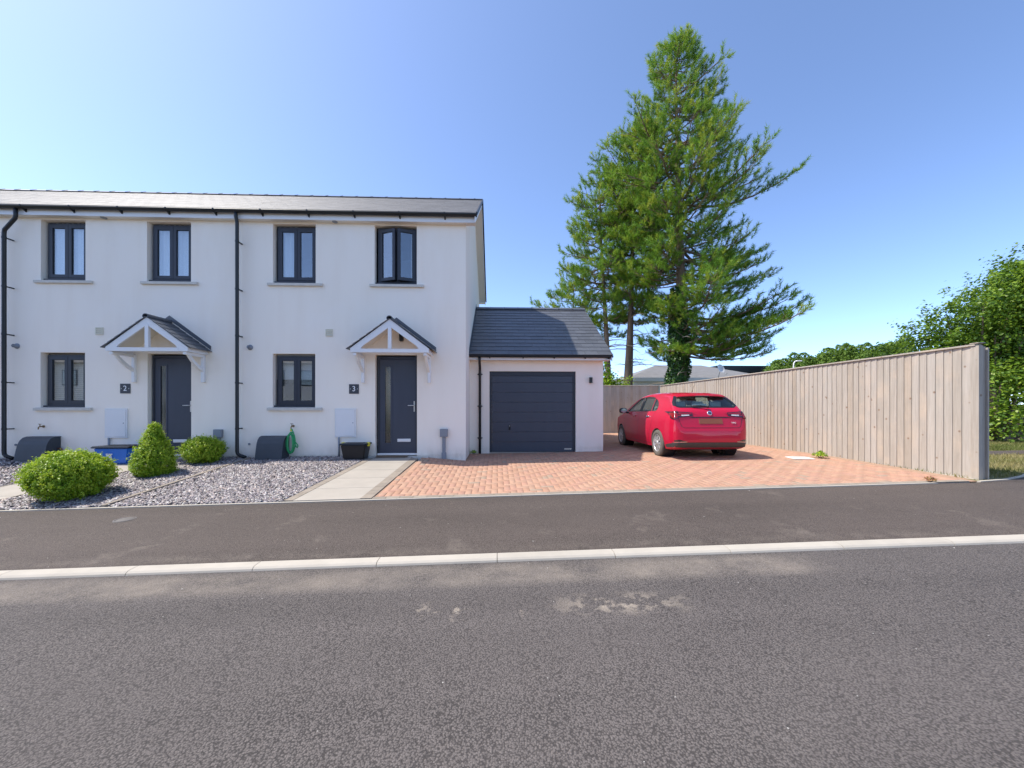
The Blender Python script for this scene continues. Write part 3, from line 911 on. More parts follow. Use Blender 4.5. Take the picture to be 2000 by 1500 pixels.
def make_house(dx, label, num, dress, end_right=False, opened=False, meter=True, pipe_jog=0.0, canopy_lamp=True):
    xl, xr = -5.68 + dx, -0.725 + dx
    root = thing('terraced_house', ((xl + xr) / 2, YF, 0.40), label, 'house', 'white terraced houses')
    zt = 5.68
    wins = [(-4.954, -4.075, 4.31, 5.575, dress[0]), (-2.715, -1.83, 4.31, 5.575, dress[1]), (-4.96, -4.085, 1.53, 2.675, dress[2])]
    holes = []
    for a, b, c, d, _ in wins: holes.append((a + dx - 0.055, b + dx + 0.002, c - 0.03, d + 0.04))
    door = (-2.728 + dx, -1.828 + dx, 0.445, 2.672)
    holes.append((door[0] - 0.03, door[1] + 0.004, 0.44, door[3] + 0.03))
    m = MB()
    wall_front(m, xl, xr, 0.44, zt, YF, holes, 0.16)
    m.quad((xl, BACK_Y, 0), (xr, BACK_Y, 0), (xr, BACK_Y, zt), (xl, BACK_Y, zt))
    if end_right:
        m.add([(xr, YF, 0.44), (xr, BACK_Y, 0.44), (xr, BACK_Y, roof_z(BACK_Y) - 0.06), (xr, RIDGE_Y, RIDGE_Z - 0.06), (xr, YF, roof_z(YF) - 0.06)], [(0, 1, 2, 3, 4)])
    # party wall
    m.add([(xl, YF + 0.05, 0), (xl, BACK_Y, 0), (xl, BACK_Y, 5.9), (xl, RIDGE_Y, 7.8), (xl, YF + 0.05, 5.7)], [(0, 1, 2, 3, 4)])
    m.build('wall', MAT['render'], root)
    p = MB()
    p.quad((xl, YF + 0.010, -0.1), (door[0], YF + 0.010, -0.1), (door[0], YF + 0.010, 0.443), (xl, YF + 0.010, 0.443))
    p.quad((door[1], YF + 0.010, -0.1), (xr, YF + 0.010, -0.1), (xr, YF + 0.010, 0.443), (door[1], YF + 0.010, 0.443))
    p.quad((door[0], YF + 0.010, -0.1), (door[1], YF + 0.010, -0.1), (door[1], YF + 0.010, 0.415), (door[0], YF + 0.010, 0.415))
    p.quad((xr - 0.010, YF + 0.010, -0.1), (xr - 0.010, BACK_Y, -0.1), (xr - 0.010, BACK_Y, 0.443), (xr - 0.010, YF + 0.010, 0.443))
    p.build('plinth', MAT['render'], root)
    # roof covering: stepped slate courses, one mesh
    x1 = xr + (0.26 if end_right else 0.0)
    V, F, C = [], [], []
    cs = 1 / math.hypot(1, PITCH); sn = PITCH * cs
    gauge = 0.235; Ltot = (RIDGE_Y - 8.51) / cs
    nrow = int(Ltot / gauge) + 1
    for side in (-1, 1):
        for r in range(nrow):
            d0 = r * gauge; d1 = min(d0 + gauge + 0.05, Ltot)
            x = xl - (0.15 if r % 2 else 0.0)
            while x < x1:
                xa, xb = max(x, xl) + 0.0015, min(x + 0.3, x1) - 0.0015
                x += 0.3
                if xb - xa < 0.01: continue
                z_j = random.uniform(0, 0.003)
                def P(X, d, up):
                    yy = 8.51 + d * cs if side < 0 else 2 * RIDGE_Y - (8.51 + d * cs)
                    return (X, yy, RIDGE_Z - PITCH * (RIDGE_Y - 8.51) + d * sn + up)
                n0 = len(V)
                V += [P(xa, d0, 0.014 + z_j), P(xb, d0, 0.014 + z_j), P(xb, d1, 0.004 + z_j), P(xa, d1, 0.004 + z_j), P(xa, d0, 0.002), P(xb, d0, 0.002)]
                F += [[n0, n0 + 1, n0 + 2, n0 + 3], [n0 + 4, n0 + 5, n0 + 1, n0]]
                k = random.uniform(0.85, 1.1); C += [(0.15 * k, 0.145 * k, 0.142 * k)] * 6
    org = ORG[root.name]
    V = np.array(V) - np.array(org)[None]
    roofm = MB()
    for yy, zz in ((8.43, 0), (BACK_Y + 0.34, 0)):
        pass
    ye, ybk = 8.52, 2 * RIDGE_Y - 8.52
    roofm.prism([(ye, roof_z(ye) - 0.05), (ye, roof_z(ye) - 0.004), (RIDGE_Y, RIDGE_Z - 0.004), (ybk, roof_z(ybk) - 0.004), (ybk, roof_z(ybk) - 0.05), (RIDGE_Y, RIDGE_Z - 0.05)], 0, xl, x1 - 0.012)
    rf = roofm.build('roof', MAT['black'], root)
    so = link('slates', fast_mesh('slates', V, F, col=np.array(C)), MAT['roofslate'], rf); tag(so, kind='stuff')
    x = xl
    while x < x1 - 0.05:
        rt = MB(); xe = min(x + 0.45, x1)
        pr = [(RIDGE_Y - 0.13, RIDGE_Z - 0.05), (RIDGE_Y, RIDGE_Z + 0.035), (RIDGE_Y + 0.13, RIDGE_Z - 0.05), (RIDGE_Y + 0.13, RIDGE_Z - 0.035), (RIDGE_Y, RIDGE_Z + 0.05), (RIDGE_Y - 0.13, RIDGE_Z - 0.035)]
        rt.prism(pr, 0, x + 0.003, xe - 0.003)
        rt.prism([(y, z + 0.012) for y, z in pr], 0, x - 0.02 + 0.02, x + 0.035)
        rt.build('ridge_tile', MAT['tile'], rf)
        x += 0.45
    # eaves: fascia, soffit
    box_part('fascia', MAT['white'], root, xl, x1 - 0.03, 8.622, 8.644, 5.645, 5.80)
    box_part('soffit', MAT['soffit'], root, xl, x1 - 0.03, 8.646, YF + 0.02, 5.650, 5.665)
    box_part('fascia', MAT['white'], root, xl, x1 - 0.03, 15.356, 15.378, 5.645, 5.80)
    box_part('soffit', MAT['soffit'], root, xl, x1 - 0.03, BACK_Y, 15.354, 5.650, 5.665)
    v = MB(); v.lathe([(0.0, 0.0), (0.055, 0.0), (0.06, 0.012)], (-3.62 + dx, 8.70, 5.636), n=18, cap=False); v.build('soffit_vent', MAT['grey'], root)
    if end_right:
        # verge: barge board, sloping soffit and the box end at the eaves
        bb = MB()
        for sgn in (-1, 1):
            Y = lambda y: y if sgn < 0 else 2 * RIDGE_Y - y
            bb.prism([(Y(8.54), roof_z(8.54) - 0.055), (RIDGE_Y, RIDGE_Z - 0.055), (RIDGE_Y, RIDGE_Z - 0.20), (Y(8.54), roof_z(8.54) - 0.20)], 0, x1 - 0.045, x1 - 0.022)
        bb.build('bargeboard', MAT['white'], root)
        vs = MB()
        for sgn in (-1, 1):
            Y = lambda y: y if sgn < 0 else 2 * RIDGE_Y - y
            vs.prism([(Y(8.64), roof_z(8.64) - 0.165), (RIDGE_Y, RIDGE_Z - 0.165), (RIDGE_Y, RIDGE_Z - 0.18), (Y(8.64), roof_z(8.64) - 0.18)], 0, xr - 0.01, x1 - 0.047)
        vs.build('verge_soffit', MAT['soffit'], root)
        dv = MB()
        for sgn in (-1, 1):
            Y = lambda y: y if sgn < 0 else 2 * RIDGE_Y - y
            dv.prism([(Y(8.50), roof_z(8.50) - 0.05), (RIDGE_Y, RIDGE_Z - 0.05), (RIDGE_Y, RIDGE_Z + 0.028), (Y(8.50), roof_z(8.50) + 0.028)], 0, x1 - 0.010, x1 + 0.018)
        dv.build('dry_verge', MAT['black'], root)
        for ya, yb_ in ((8.62, YF), (BACK_Y, 15.38)):
            be = MB(); be.prism([(ya, 5.648), (yb_, 5.648), (yb_, roof_z(yb_) - 0.17), (ya, roof_z(ya) - 0.12)], 0, xr + 0.012, xr + 0.030)
            be.build('box_end', MAT['white'], root)
    # gutter: half-round channel with brackets
    def channel(m_, xa, xb, yc, zc, r):
        pts = [(yc + r * math.cos(a), zc + r * math.sin(a)) for a in rng(PI, 2 * PI, 11)]
        pts += [(yc + (r - 0.006) * math.cos(a), zc + (r - 0.006) * math.sin(a)) for a in rng(2 * PI, PI, 11)]
        n = len(pts)
        vs_ = [(x_, y_, z_) for x_ in (xa, xb) for y_, z_ in pts]
        m_.add(vs_, [(i, (i + 1) % n, n + (i + 1) % n, n + i) for i in range(n)], True)
        for x_ in ((xb,) if end_right else ()):
            m_.add([(x_, y_, z_) for y_, z_ in pts[:11]], [tuple(range(11))])
    g = MB(); channel(g, xl, x1 + 0.005 if end_right else x1, 8.558, 5.800, 0.058)
    gt = g.build('gutter', MAT['black'], root)
    nb = 5
    for k in range(nb):
        xb = xl + (k + 0.55) * (xr - xl) / nb
        b = MB(); b.prism([(8.497, 5.81), (8.497, 5.775), (8.53, 5.735), (8.57, 5.728), (8.620, 5.695), (8.620, 5.81), (8.610, 5.81), (8.610, 5.74), (8.57, 5.748), (8.535, 5.755), (8.507, 5.785), (8.507, 5.81)], 0, xb - 0.014, xb + 0.014)
        b.build('gutter_bracket', MAT['black'], gt)
    # downpipe on the left boundary
    px = -5.677 + dx + (0.11 if pipe_jog else 0)
    d = MB(); jog = pipe_jog
    path_ = [(px, 8.558, 5.75), (px, 8.56, 5.66), (px, 8.59, 5.58), (px, 8.60, 5.52)] if not jog else [(px + jog, 8.56, 5.75), (px + jog, 8.565, 5.60), (px + jog * 0.93, 8.57, 5.54), (px + jog * 0.08, 8.59, 5.30), (px, 8.60, 5.22)]
    d.tube(path_ + [(px, 8.60, 0.56), (px + 0.01, 8.60, 0.51), (px + 0.045, 8.60, 0.475), (px + 0.18, 8.60, 0.425)], 0.036, 12)
    dp = d.build('downpipe', MAT['black'], root)
    for z in (5.14, 4.10, 3.08, 2.05, 1.05):
        b = MB(); b.lathe([(0.040, -0.02), (0.040, 0.02)], (px, 8.60, z), n=14); b.box(px - 0.012, px + 0.012, 8.63, YF - 0.001, z - 0.012, z + 0.012)
        b.build('pipe_clip', MAT['black'], dp)
    # windows and door
    for i, (a, b, c, e, ds) in enumerate(wins):
        make_window(root, a + dx, b + dx, c, e, ds, opened=(opened and i == 1))
    make_door(root, *door)
    make_canopy(root, -2.278 + dx, canopy_lamp)
    # number plaque
    if num:
        x0 = -3.334 + dx
        pl = box_part('number_plaque', MAT['plaque'], root, x0, x0 + 0.217, YF - 0.012, YF - 0.001, 1.822, 2.036, bevel=0.002)
        me = text_mesh(num, 0.165); me.materials.append(MAT['paint'])
        t = link('numeral', me, None, pl); t.rotation_euler = (PI / 2, 0, 0)
        t.location = Vector((x0 + 0.108, YF - 0.0125, 1.929)) - ORG[root.name]
        for sx in (0.028, 0.189):
            q = MB(); q.lathe([(0.0, -0.016), (0.007, -0.016), (0.008, -0.012)], (x0 + sx, YF, 1.929), 'y', n=10); q.build('screw', MAT['paint'], pl)
    # meter cabinet
    x0 = -3.64 + dx
    mc = MB(); frame_ring(mc, x0, x0 + 0.465, 0.845, 1.49, 0.022, YF - 0.028, YF - 0.001); mb = mc.build('meter_cabinet', MAT['white'], root)
    box_part('cabinet_door', MAT['white'], mb, x0 + 0.024, x0 + 0.441, YF - 0.035, YF - 0.002, 0.869, 1.466, bevel=0.005)
    q = MB(); q.lathe([(0.0, -0.038), (0.011, -0.038), (0.012, -0.034)], (x0 + 0.40, YF, 1.17), 'y', n=12); q.build('cabinet_lock', MAT['grey'], mb)
    q = MB(); q.tube([(x0 + 0.09, YF - 0.03, 0.845), (x0 + 0.09, YF - 0.03, 0.36)], 0.019, 10); q.build('conduit', MAT['grey'], mb)
    # louvred air vent
    x0 = -3.852 + dx
    vt = MB(); frame_ring(vt, x0, x0 + 0.158, 3.108, 3.268, 0.014, YF - 0.018, YF - 0.001); vb = vt.build('air_vent', MAT['cream'], root)
    for k in range(3):
        z = 3.126 + k * 0.043
        l = MB(); l.prism([(YF - 0.020, z), (YF - 0.002, z + 0.034), (YF - 0.002, z + 0.042), (YF - 0.020, z + 0.008)], 0, x0 + 0.015, x0 + 0.143); l.build('louvre', MAT['cream'], vb)
    # flue stub with its collar
    fx = -5.50 + dx
    f = MB(); f.lathe([(0.060, -0.002), (0.060, -0.010), (0.036, -0.012), (0.036, -0.075), (0.029, -0.075), (0.029, -0.03), (0.016, -0.03), (0.016, -0.095), (0.0, -0.095)], (fx, YF, 2.85), 'y', n=22)
    f.build('flue', MAT['grey'], root)
    # overflow hole
    f = MB(); f.lathe([(0.022, -0.002), (0.022, -0.02), (0.012, -0.02), (0.012, 0.0)], (fx - 0.02, YF, 0.70), 'y', n=12); f.build('waste_outlet', MAT['grey'], root)
    # outside tap
    tx = -4.56 + dx if num == '3' else -9.90
    if num:
        t = MB(); t.lathe([(0.026, -0.001), (0.026, -0.012), (0.012, -0.014)], (tx, YF, 1.10), 'y', n=12)
        t.tube([(tx, YF - 0.01, 1.10), (tx, YF - 0.07, 1.10), (tx - 0.0, YF - 0.10, 1.085), (tx, YF - 0.105, 1.04)], [0.011, 0.013, 0.012, 0.010], 8)
        t.tube([(tx, YF - 0.07, 1.10), (tx, YF - 0.075, 1.15)], 0.007, 6); t.tube([(tx - 0.03, YF - 0.075, 1.155), (tx + 0.03, YF - 0.075, 1.150)], 0.006, 6)
        t.build('outside_tap', MAT['brass'], root)
    return root, x1


h3, _ = make_house(0.0, 'white rendered end house with number 3 plaque beside the garage', '3', ('curtain_left', 'curtain_right', 'blind'), end_right=True, opened=True)
h2, _ = make_house(-SP, 'white rendered middle house with number 2 plaque behind the clipped shrubs', '2', ('net', 'net', 'slats'), pipe_jog=0.28)
h1, _ = make_house(-2 * SP, 'sliver of the next white house at the left edge, beyond the downpipe', '', ('net', 'net', 'slats'))

# cable riser box on the right of door 3
rb = box_part('cable_box', MAT['grey'], h3, -1.299, -1.126, YF - 0.085, YF - 0.001, 0.85, 1.03, bevel=0.008)
m = MB(); m.cbox(-1.25, -1.175, YF - 0.06, YF - 0.001, 0.50, 0.849, b=0.008); m.cbox(-1.262, -1.163, YF - 0.07, YF + 0.008, 0.28, 0.50, b=0.008); m.build('cable_duct', MAT['grey'], rb)
rb2 = box_part('cable_box', MAT['grey'], h2, -1.299 - SP, -1.126 - SP, YF - 0.085, YF - 0.001, 0.85, 1.03, bevel=0.008)
m = MB(); m.cbox(-1.25 - SP, -1.175 - SP, YF - 0.06, YF - 0.001, 0.36, 0.849, b=0.008); m.build('cable_duct', MAT['grey'], rb2)

# ------------------------------------------------------------------ garage
G0, G1 = -0.727, 2.795
GR_Y, GR_Z, GE_Y = 13.0, 4.86, 9.74
GP = 0.612
ga = thing('garage', (1.03, YG, 0.33), 'white rendered single garage with slate roof and dark sectional door', 'garage')
gzr = lambda y: GR_Z - GP * abs(y - GR_Y)
gd = (-0.215, 2.064, 0.335, 2.467)
m = MB(); wall_front(m, G0, G1, 0.45, 2.80, YG, [(gd[0], gd[1], 0.45, gd[3])], 0.14, sills=False)
m.add([(G1, YG, 0.45), (G1, 15.9, 0.45), (G1, 15.9, gzr(15.9) - 0.05), (G1, GR_Y, GR_Z - 0.05), (G1, YG, gzr(YG) - 0.05)], [(0, 1, 2, 3, 4)])
m.quad((G0, 15.9, 0), (G1, 15.9, 0), (G1, 15.9, 2.9), (G0, 15.9, 2.9))
m.build('wall', MAT['render'], ga)
m = MB()
for xa, xb in ((G0, gd[0]), (gd[1], G1)):
    m.quad((xa, YG + 0.010, 0.0), (xb, YG + 0.010, 0.0), (xb, YG + 0.010, 0.452), (xa, YG + 0.010, 0.452))
m.quad((gd[0], YG + 0.010, 0.0), (gd[0], YG + 0.14, 0.0), (gd[0], YG + 0.14, 0.452), (gd[0], YG + 0.010, 0.452))
m.quad((gd[1], YG + 0.010, 0.0), (gd[1], YG + 0.14, 0.0), (gd[1], YG + 0.14, 0.452), (gd[1], YG + 0.010, 0.452))
m.quad((G1 - 0.010, YG + 0.010, 0.0), (G1 - 0.010, 15.9, 0.0), (G1 - 0.010, 15.9, 0.452), (G1 - 0.010, YG + 0.010, 0.452))
m.build('plinth', MAT['render'], ga)
box_part('door_threshold', MAT['kerb'], ga, gd[0] + 0.002, gd[1] - 0.002, YG + 0.002, YG + 0.16, 0.2, gd[2])
# sectional door
m = MB(); fw = 0.062; yd = YG + 0.055
m.box(gd[0] + 0.002, gd[0] + fw, yd, yd + 0.06, gd[2], gd[3]); m.box(gd[1] - fw, gd[1] - 0.002, yd, yd + 0.06, gd[2], gd[3]); m.box(gd[0] + fw, gd[1] - fw, yd, yd + 0.06, gd[3] - 0.115, gd[3])
dr = m.build('garage_door', MAT['anth'], ga)
npan = 8; zt_ = gd[3] - 0.118; zb_ = gd[2] + 0.006
tops = [zt_ - 0.165 - k * (zt_ - 0.165 - zb_) / 7 for k in range(8)]
zz = [zt_] + tops
for k in range(8):
    m = MB(); m.cbox(gd[0] + fw + 0.003, gd[1] - fw - 0.003, yd + 0.012, yd + 0.05, zz[k + 1] + 0.0015, zz[k] - 0.0015, b=0.004)
    m.build('door_panel', MAT['anthdoor'], dr)
m = MB(); hx, hz = 0.315, zz[6] + 0.07
m.cbox(hx - 0.022, hx + 0.022, yd - 0.006, yd + 0.012, hz - 0.02, hz + 0.12, b=0.005); m.tube([(hx, yd, hz + 0.01), (hx, yd - 0.04, hz + 0.01), (hx + 0.005, yd - 0.045, hz + 0.06)], 0.011, 8)
hd = m.build('handle', MAT['black'], dr)
m = MB(); m.lathe([(0, -0.008), (0.012, -0.008), (0.012, 0.0)], (hx, yd, hz + 0.09), 'y', n=12); m.build('keyhole', MAT['steel'], hd)
nm = box_part('maker_plate', MAT['steel'], dr, 1.775, 1.955, yd + 0.008, yd + 0.0125, zb_ + 0.055, zb_ + 0.09)
for k in range(7): box_part('plate_letter', MAT['black'], nm, 1.79 + 0.023 * k, 1.803 + 0.023 * k, yd + 0.006, yd + 0.0082, zb_ + 0.063, zb_ + 0.082)
# roof and slates
m = MB(); GX1 = 2.955
ybk = 2 * GR_Y - GE_Y
m.prism([(GE_Y, gzr(GE_Y) - 0.05), (GE_Y, gzr(GE_Y) - 0.004), (GR_Y, GR_Z - 0.004), (ybk, gzr(ybk) - 0.004), (ybk, gzr(ybk) - 0.05), (GR_Y, GR_Z - 0.05)], 0, G0 + 0.002, GX1 - 0.01)
rf = m.build('roof', MAT['black'], ga)
cs = 1 / math.hypot(1, GP); sn = GP * cs; Lt = (GR_Y - GE_Y + 0.02) / cs; gau = Lt / 15.0
slate_me = {}


def slate(w, L_):
    k = (round(w, 3), round(L_, 3))
    if k not in slate_me:
        t = MB(); b = 0.002
        t.add([(-w / 2, 0, 0), (w / 2, 0, 0), (w / 2, L_, -0.008), (-w / 2, L_, -0.008), (-w / 2, 0, 0.007), (w / 2, 0, 0.007), (w / 2, L_, -0.001), (-w / 2, L_, -0.001)],
              [(0, 3, 2, 1), (4, 5, 6, 7), (0, 1, 5, 4), (1, 2, 6, 5), (2, 3, 7, 6), (3, 0, 4, 7)])
        slate_me[k] = t.mesh('slate'); slate_me[k].materials.append(MAT['slate'])
    return slate_me[k]


rotF = Euler((math.atan(GP) - 0.012, 0, 0))
for r in range(15):
    d0 = r * gau - 0.02
    Ls = min(gau + 0.06, Lt - d0 - 0.02)
    x = G0 + 0.004 - (0.165 if r % 2 else 0)
    while x < GX1 - 0.03:
        xa, xb = max(x, G0 + 0.004), min(x + 0.33, GX1)
        x += 0.33
        if xb - xa < 0.03: continue
        o = link('slate', slate(xb - xa - 0.004, Ls), None, rf)
        y = GE_Y - 0.01 + d0 * cs
        o.location = Vector(((xa + xb) / 2, y, gzr(GE_Y - 0.01) + d0 * sn + 0.006 + random.uniform(0, 0.002))) - ORG[ga.name]
        o.rotation_euler = rotF
# back slope: plain courses, out of sight
m = MB()
for r in range(15):
    d0 = r * gau; ya = ybk - d0 * cs; yb = ybk - (d0 + gau + 0.03) * cs
    m.quad((G0, ya, gzr(ya) + 0.012), (GX1, ya, gzr(ya) + 0.012), (GX1, max(yb, GR_Y), gzr(max(yb, GR_Y)) + 0.003), (G0, max(yb, GR_Y), gzr(max(yb, GR_Y)) + 0.003))
m.build('rear_slates', MAT['slate'], rf)
x = G0 + 0.01
k = 0
while x < GX1 - 0.05:
    rt = MB(); xe = min(x + 0.46, GX1 + 0.005)
    pr = [(GR_Y - 0.15, GR_Z - 0.055), (GR_Y, GR_Z + 0.035), (GR_Y + 0.15, GR_Z - 0.055), (GR_Y + 0.15, GR_Z - 0.04), (GR_Y, GR_Z + 0.05), (GR_Y - 0.15, GR_Z - 0.04)]
    rt.prism(pr, 0, x + 0.003, xe - 0.003); rt.prism([(y, z + 0.008) for y, z in pr], 0, x + 0.002, x + 0.03)
    rt.build('ridge_tile', MAT['slate'], rf); x += 0.46
m = MB(); m.prism([(GE_Y, gzr(GE_Y) + 0.02), (GR_Y, GR_Z + 0.02), (GR_Y, GR_Z + 0.14), (GE_Y + 0.05, gzr(GE_Y) + 0.16)], 0, G0 - 0.0, G0 + 0.012); m.build('flashing', MAT['tile'], rf)
m = MB()
for sgn in (-1, 1):
    Y = lambda y: y if sgn < 0 else 2 * GR_Y - y
    m.prism([(Y(GE_Y), gzr(GE_Y) - 0.055), (GR_Y, GR_Z - 0.055), (GR_Y, GR_Z - 0.17), (Y(GE_Y), gzr(GE_Y) - 0.17)], 0, GX1 - 0.04, GX1 - 0.018)
m.build('bargeboard', MAT['white'], ga)
m = MB()
for sgn in (-1, 1):
    Y = lambda y: y if sgn < 0 else 2 * GR_Y - y
    m.prism([(Y(GE_Y + 0.06), gzr(GE_Y + 0.06) - 0.15), (GR_Y, GR_Z - 0.15), (GR_Y, GR_Z - 0.165), (Y(GE_Y + 0.06), gzr(GE_Y + 0.06) - 0.165)], 0, G1 - 0.005, GX1 - 0.042)
m.build('verge_soffit', MAT['soffit'], ga)
box_part('fascia', MAT['white'], ga, G0 + 0.002, GX1 - 0.045, 9.845, 9.867, 2.735, 2.86)
box_part('soffit', MAT['soffit'], ga, G0 + 0.002, GX1 - 0.045, 9.869, YG + 0.02, 2.738, 2.752)
g = MB()
pts = [(9.79 + 0.055 * math.cos(a), 2.845 + 0.055 * math.sin(a)) for a in rng(PI, 2 * PI, 11)] + [(9.79 + 0.049 * math.cos(a), 2.845 + 0.049 * math.sin(a)) for a in rng(2 * PI, PI, 11)]
n = len(pts)
g.add([(x_, y_, z_) for x_ in (G0 + 0.003, GX1 + 0.01) for y_, z_ in pts], [(i, (i + 1) % n, n + (i + 1) % n, n + i) for i in range(n)], True)
g.add([(GX1 + 0.01, y_, z_) for y_, z_ in pts[:11]], [tuple(range(11))])
gt = g.build('gutter', MAT['black'], ga)
for xb in (-0.2, 0.65, 1.45, 2.25, 2.86):
    b = MB(); b.prism([(9.728, 2.86), (9.735, 2.80), (9.78, 2.772), (9.843, 2.77), (9.843, 2.86), (9.833, 2.86), (9.833, 2.785), (9.785, 2.788), (9.748, 2.81), (9.742, 2.86)], 0, xb - 0.012, xb + 0.012)
    b.build('gutter_bracket', MAT['black'], gt)
px = -0.462
d = MB(); d.tube([(px, 9.79, 2.79), (px, 9.79, 2.72), (px, 9.82, 2.67), (px, 10.01, 2.55), (px, 10.035, 2.48), (px, 10.035, 0.30)], 0.034, 12); dp = d.build('downpipe', MAT['black'], ga)
for z in (2.38, 1.55, 0.72):
    b = MB(); b.lathe([(0.041, -0.025), (0.041, 0.025)], (px, 10.035, z), n=14); b.box(px - 0.065, px + 0.065, 10.06, YG - 0.001, z - 0.012, z + 0.012); b.build('pipe_clip', MAT['black'], dp)
box_part('wall_lamp', MAT['black'], ga, 2.42, 2.49, YG - 0.09, YG - 0.001, 2.16, 2.31, bevel=0.006)

# ------------------------------------------------------------------ parked hatchback
def car_paint():
    m, nt, N, L, b = new_mat('crimson_paint')
    fl = noise(nt, 900, 2, 0.5, coords(nt))
    dirt = noise(nt, 4, 5, 0.6, coords(nt))
    c = mix(nt, (0.47, 0.003, 0.030), (0.56, 0.006, 0.042), fl.outputs['Fac'])
    c = mix(nt, c, (0.42, 0.05, 0.06), ramp(nt, dirt.outputs['Fac'], [(0.5, 0), (0.8, 0.25)]).outputs['Color'])
    L.new(c, b.inputs['Base Color'])
    b.inputs['Metallic'].default_value = 0.0
    b.inputs['Specular IOR Level'].default_value = 0.2
    b.inputs['Roughness'].default_value = 0.45
    b.inputs['Coat Weight'].default_value = 0.75
    b.inputs['Coat Roughness'].default_value = 0.04
    return m


MAT['carred'] = car_paint()
MAT['lampred'] = M('lamp_red', (0.30, 0.008, 0.012), 0.12, var=0.3, vscale=14, coat=1.0)
MAT['lampdark'] = M('lamp_dark', (0.045, 0.012, 0.018), 0.12, var=0.2, coat=1.0)
MAT['lampwhite'] = M('lamp_white', (0.75, 0.74, 0.72), 0.15, var=0.1, coat=1.0)
MAT['chrome'] = M('chrome', (0.80, 0.80, 0.82), 0.12, metal=1.0, var=0.03)
MAT['plate'] = M('number_plate', (0.25, 0.075, 0.035), 0.5, var=0.08)
MAT['carglass'] = glass_mat('car_glass', (0.66, 0.76, 0.72), 0.10)
MAT['tyre'] = M('tyre_rubber', (0.040, 0.038, 0.036), 0.8, var=0.3, vscale=10)
MAT['tyredust'] = M('dusty_tyre', (0.14, 0.125, 0.105), 0.9, var=0.3, vscale=10)
MAT['rim'] = M('wheel_silver', (0.62, 0.61, 0.60), 0.35, metal=0.55, var=0.08)
MAT['bumpblack'] = M('bumper_black', (0.055, 0.052, 0.050), 0.55, var=0.25, vscale=6)
MAT['seat'] = M('seat_cloth', (0.45, 0.47, 0.45), 0.9, var=0.12)
MAT['cabin'] = M('cabin_trim', (0.30, 0.31, 0.30), 0.8, var=0.2)


def lut(pts):
    xs = [p[0] for p in pts]; ys = [p[1] for p in pts]
    return lambda v: float(np.interp(v, xs, ys))


c_top = lut([(0, .64), (.02, .70), (.05, .80), (.075, .92), (.10, 1.02), (.14, 1.085), (.20, 1.13), (.35, 1.275), (.48, 1.385), (.56, 1.445), (.64, 1.478), (.9, 1.508), (1.3, 1.528), (1.7, 1.535), (2.1, 1.515), (2.4, 1.465), (2.6, 1.395), (2.9, 1.24), (3.2, 1.08), (3.35, 1.025), (3.6, .975), (3.9, .905), (4.15, .81), (4.28, .70), (4.35, .58), (4.37, .50)])
c_bot = lut([(0, .42), (.03, .33), (.1, .26), (.3, .21), (.6, .19), (3.7, .19), (4.1, .21), (4.3, .27), (4.37, .40)])
c_plan = lut([(0, .62), (.015, .70), (.04, .765), (.09, .815), (.2, .853), (.4, .878), (.8, .892), (1.4, .895), (2.2, .895), (3.0, .89), (3.5, .885), (3.9, .85), (4.1, .79), (4.25, .68), (4.33, .52), (4.37, .40)])
c_vert = lut([(.2, .93), (.3, .965), (.45, .992), (.6, 1.0), (.75, .988), (.86, .978), (.93, .962), (1.0, .930), (1.15, .868), (1.3, .792), (1.4, .74), (1.54, .67)])
c_h = lut([(0, .05), (.1, .07), (.3, .09), (.6, .13), (2.4, .13), (3.0, .10), (3.4, .10), (4.37, .08)])


def loft(stations, sect):
    rings = [sect(y) for y in stations]
    n = len(rings[0]); V = [p for r in rings for p in r]
    F = [(i * n + k, i * n + (k + 1) % n, (i + 1) * n + (k + 1) % n, (i + 1) * n + k) for i in range(len(rings) - 1) for k in range(n)]
    F.append(tuple(range(n))[::-1]); F.append(tuple((len(rings) - 1) * n + k for k in range(n)))
    return V, F


def body_section(inset=0.0, zlo=None):
    def f(y):
        zt = c_top(y) - inset; zb = (c_bot(y) if zlo is None else zlo); h = min(c_h(y), (zt - zb) * 0.4)
        pw = c_plan(y) - inset
        ze = zt - h
        half = [(0.0, zb), (pw * c_vert(zb) * 0.5, zb), (pw * c_vert(zb) * 0.93, zb)]
        for k in range(13):
            t = k / 12; z = zb + 0.025 + (ze - zb - 0.025) * t
            half.append((pw * c_vert(z), z))
        we = pw * c_vert(ze)
        for k in range(1, 9):
            a = PI / 2 * k / 8
            half.append((we * math.cos(a) ** 0.56 if k < 8 else 0.0, ze + h * math.sin(a) ** 0.62))
        L_ = half; R_ = [(-x, z) for x, z in half[1:-1]][::-1]
        return [(x, y, z) for x, z in L_ + R_]
    return f


def smooth_lut(f):
    k = np.exp(-0.5 * (np.arange(-4, 5) / 2.0) ** 2); k /= k.sum()
    return lambda y: sum(w * f(y + 0.012 * i) for i, w in zip(range(-4, 5), k)) if 0.1 < y < 4.3 else f(y)


c_top = smooth_lut(c_top)
stations = [0, .006, .015, .03, .045, .06, .075, .09, .105, .12, .14, .17, .20] + rng(.24, 4.1, 78) + [4.15, 4.2, 4.24, 4.28, 4.31, 4.335, 4.355, 4.37]


def bm_from(V, F, midx=0):
    me = bpy.data.meshes.new('tmp'); me.from_pydata(V, [], F); me.update()
    bm = bmesh.new(); bm.from_mesh(me); bmesh.ops.recalc_face_normals(bm, faces=bm.faces[:])
    for f in bm.faces: f.material_index = midx
    bm.to_mesh(me); bm.free()
    me.materials.append(MAT['carred']); me.materials.append(MAT['cabin'])
    return me


def cutter_prism(pts, axis, a, b, midx=1):
    m = MB(); m.prism(pts, axis, a, b); return bm_from(m.v, m.f, midx)


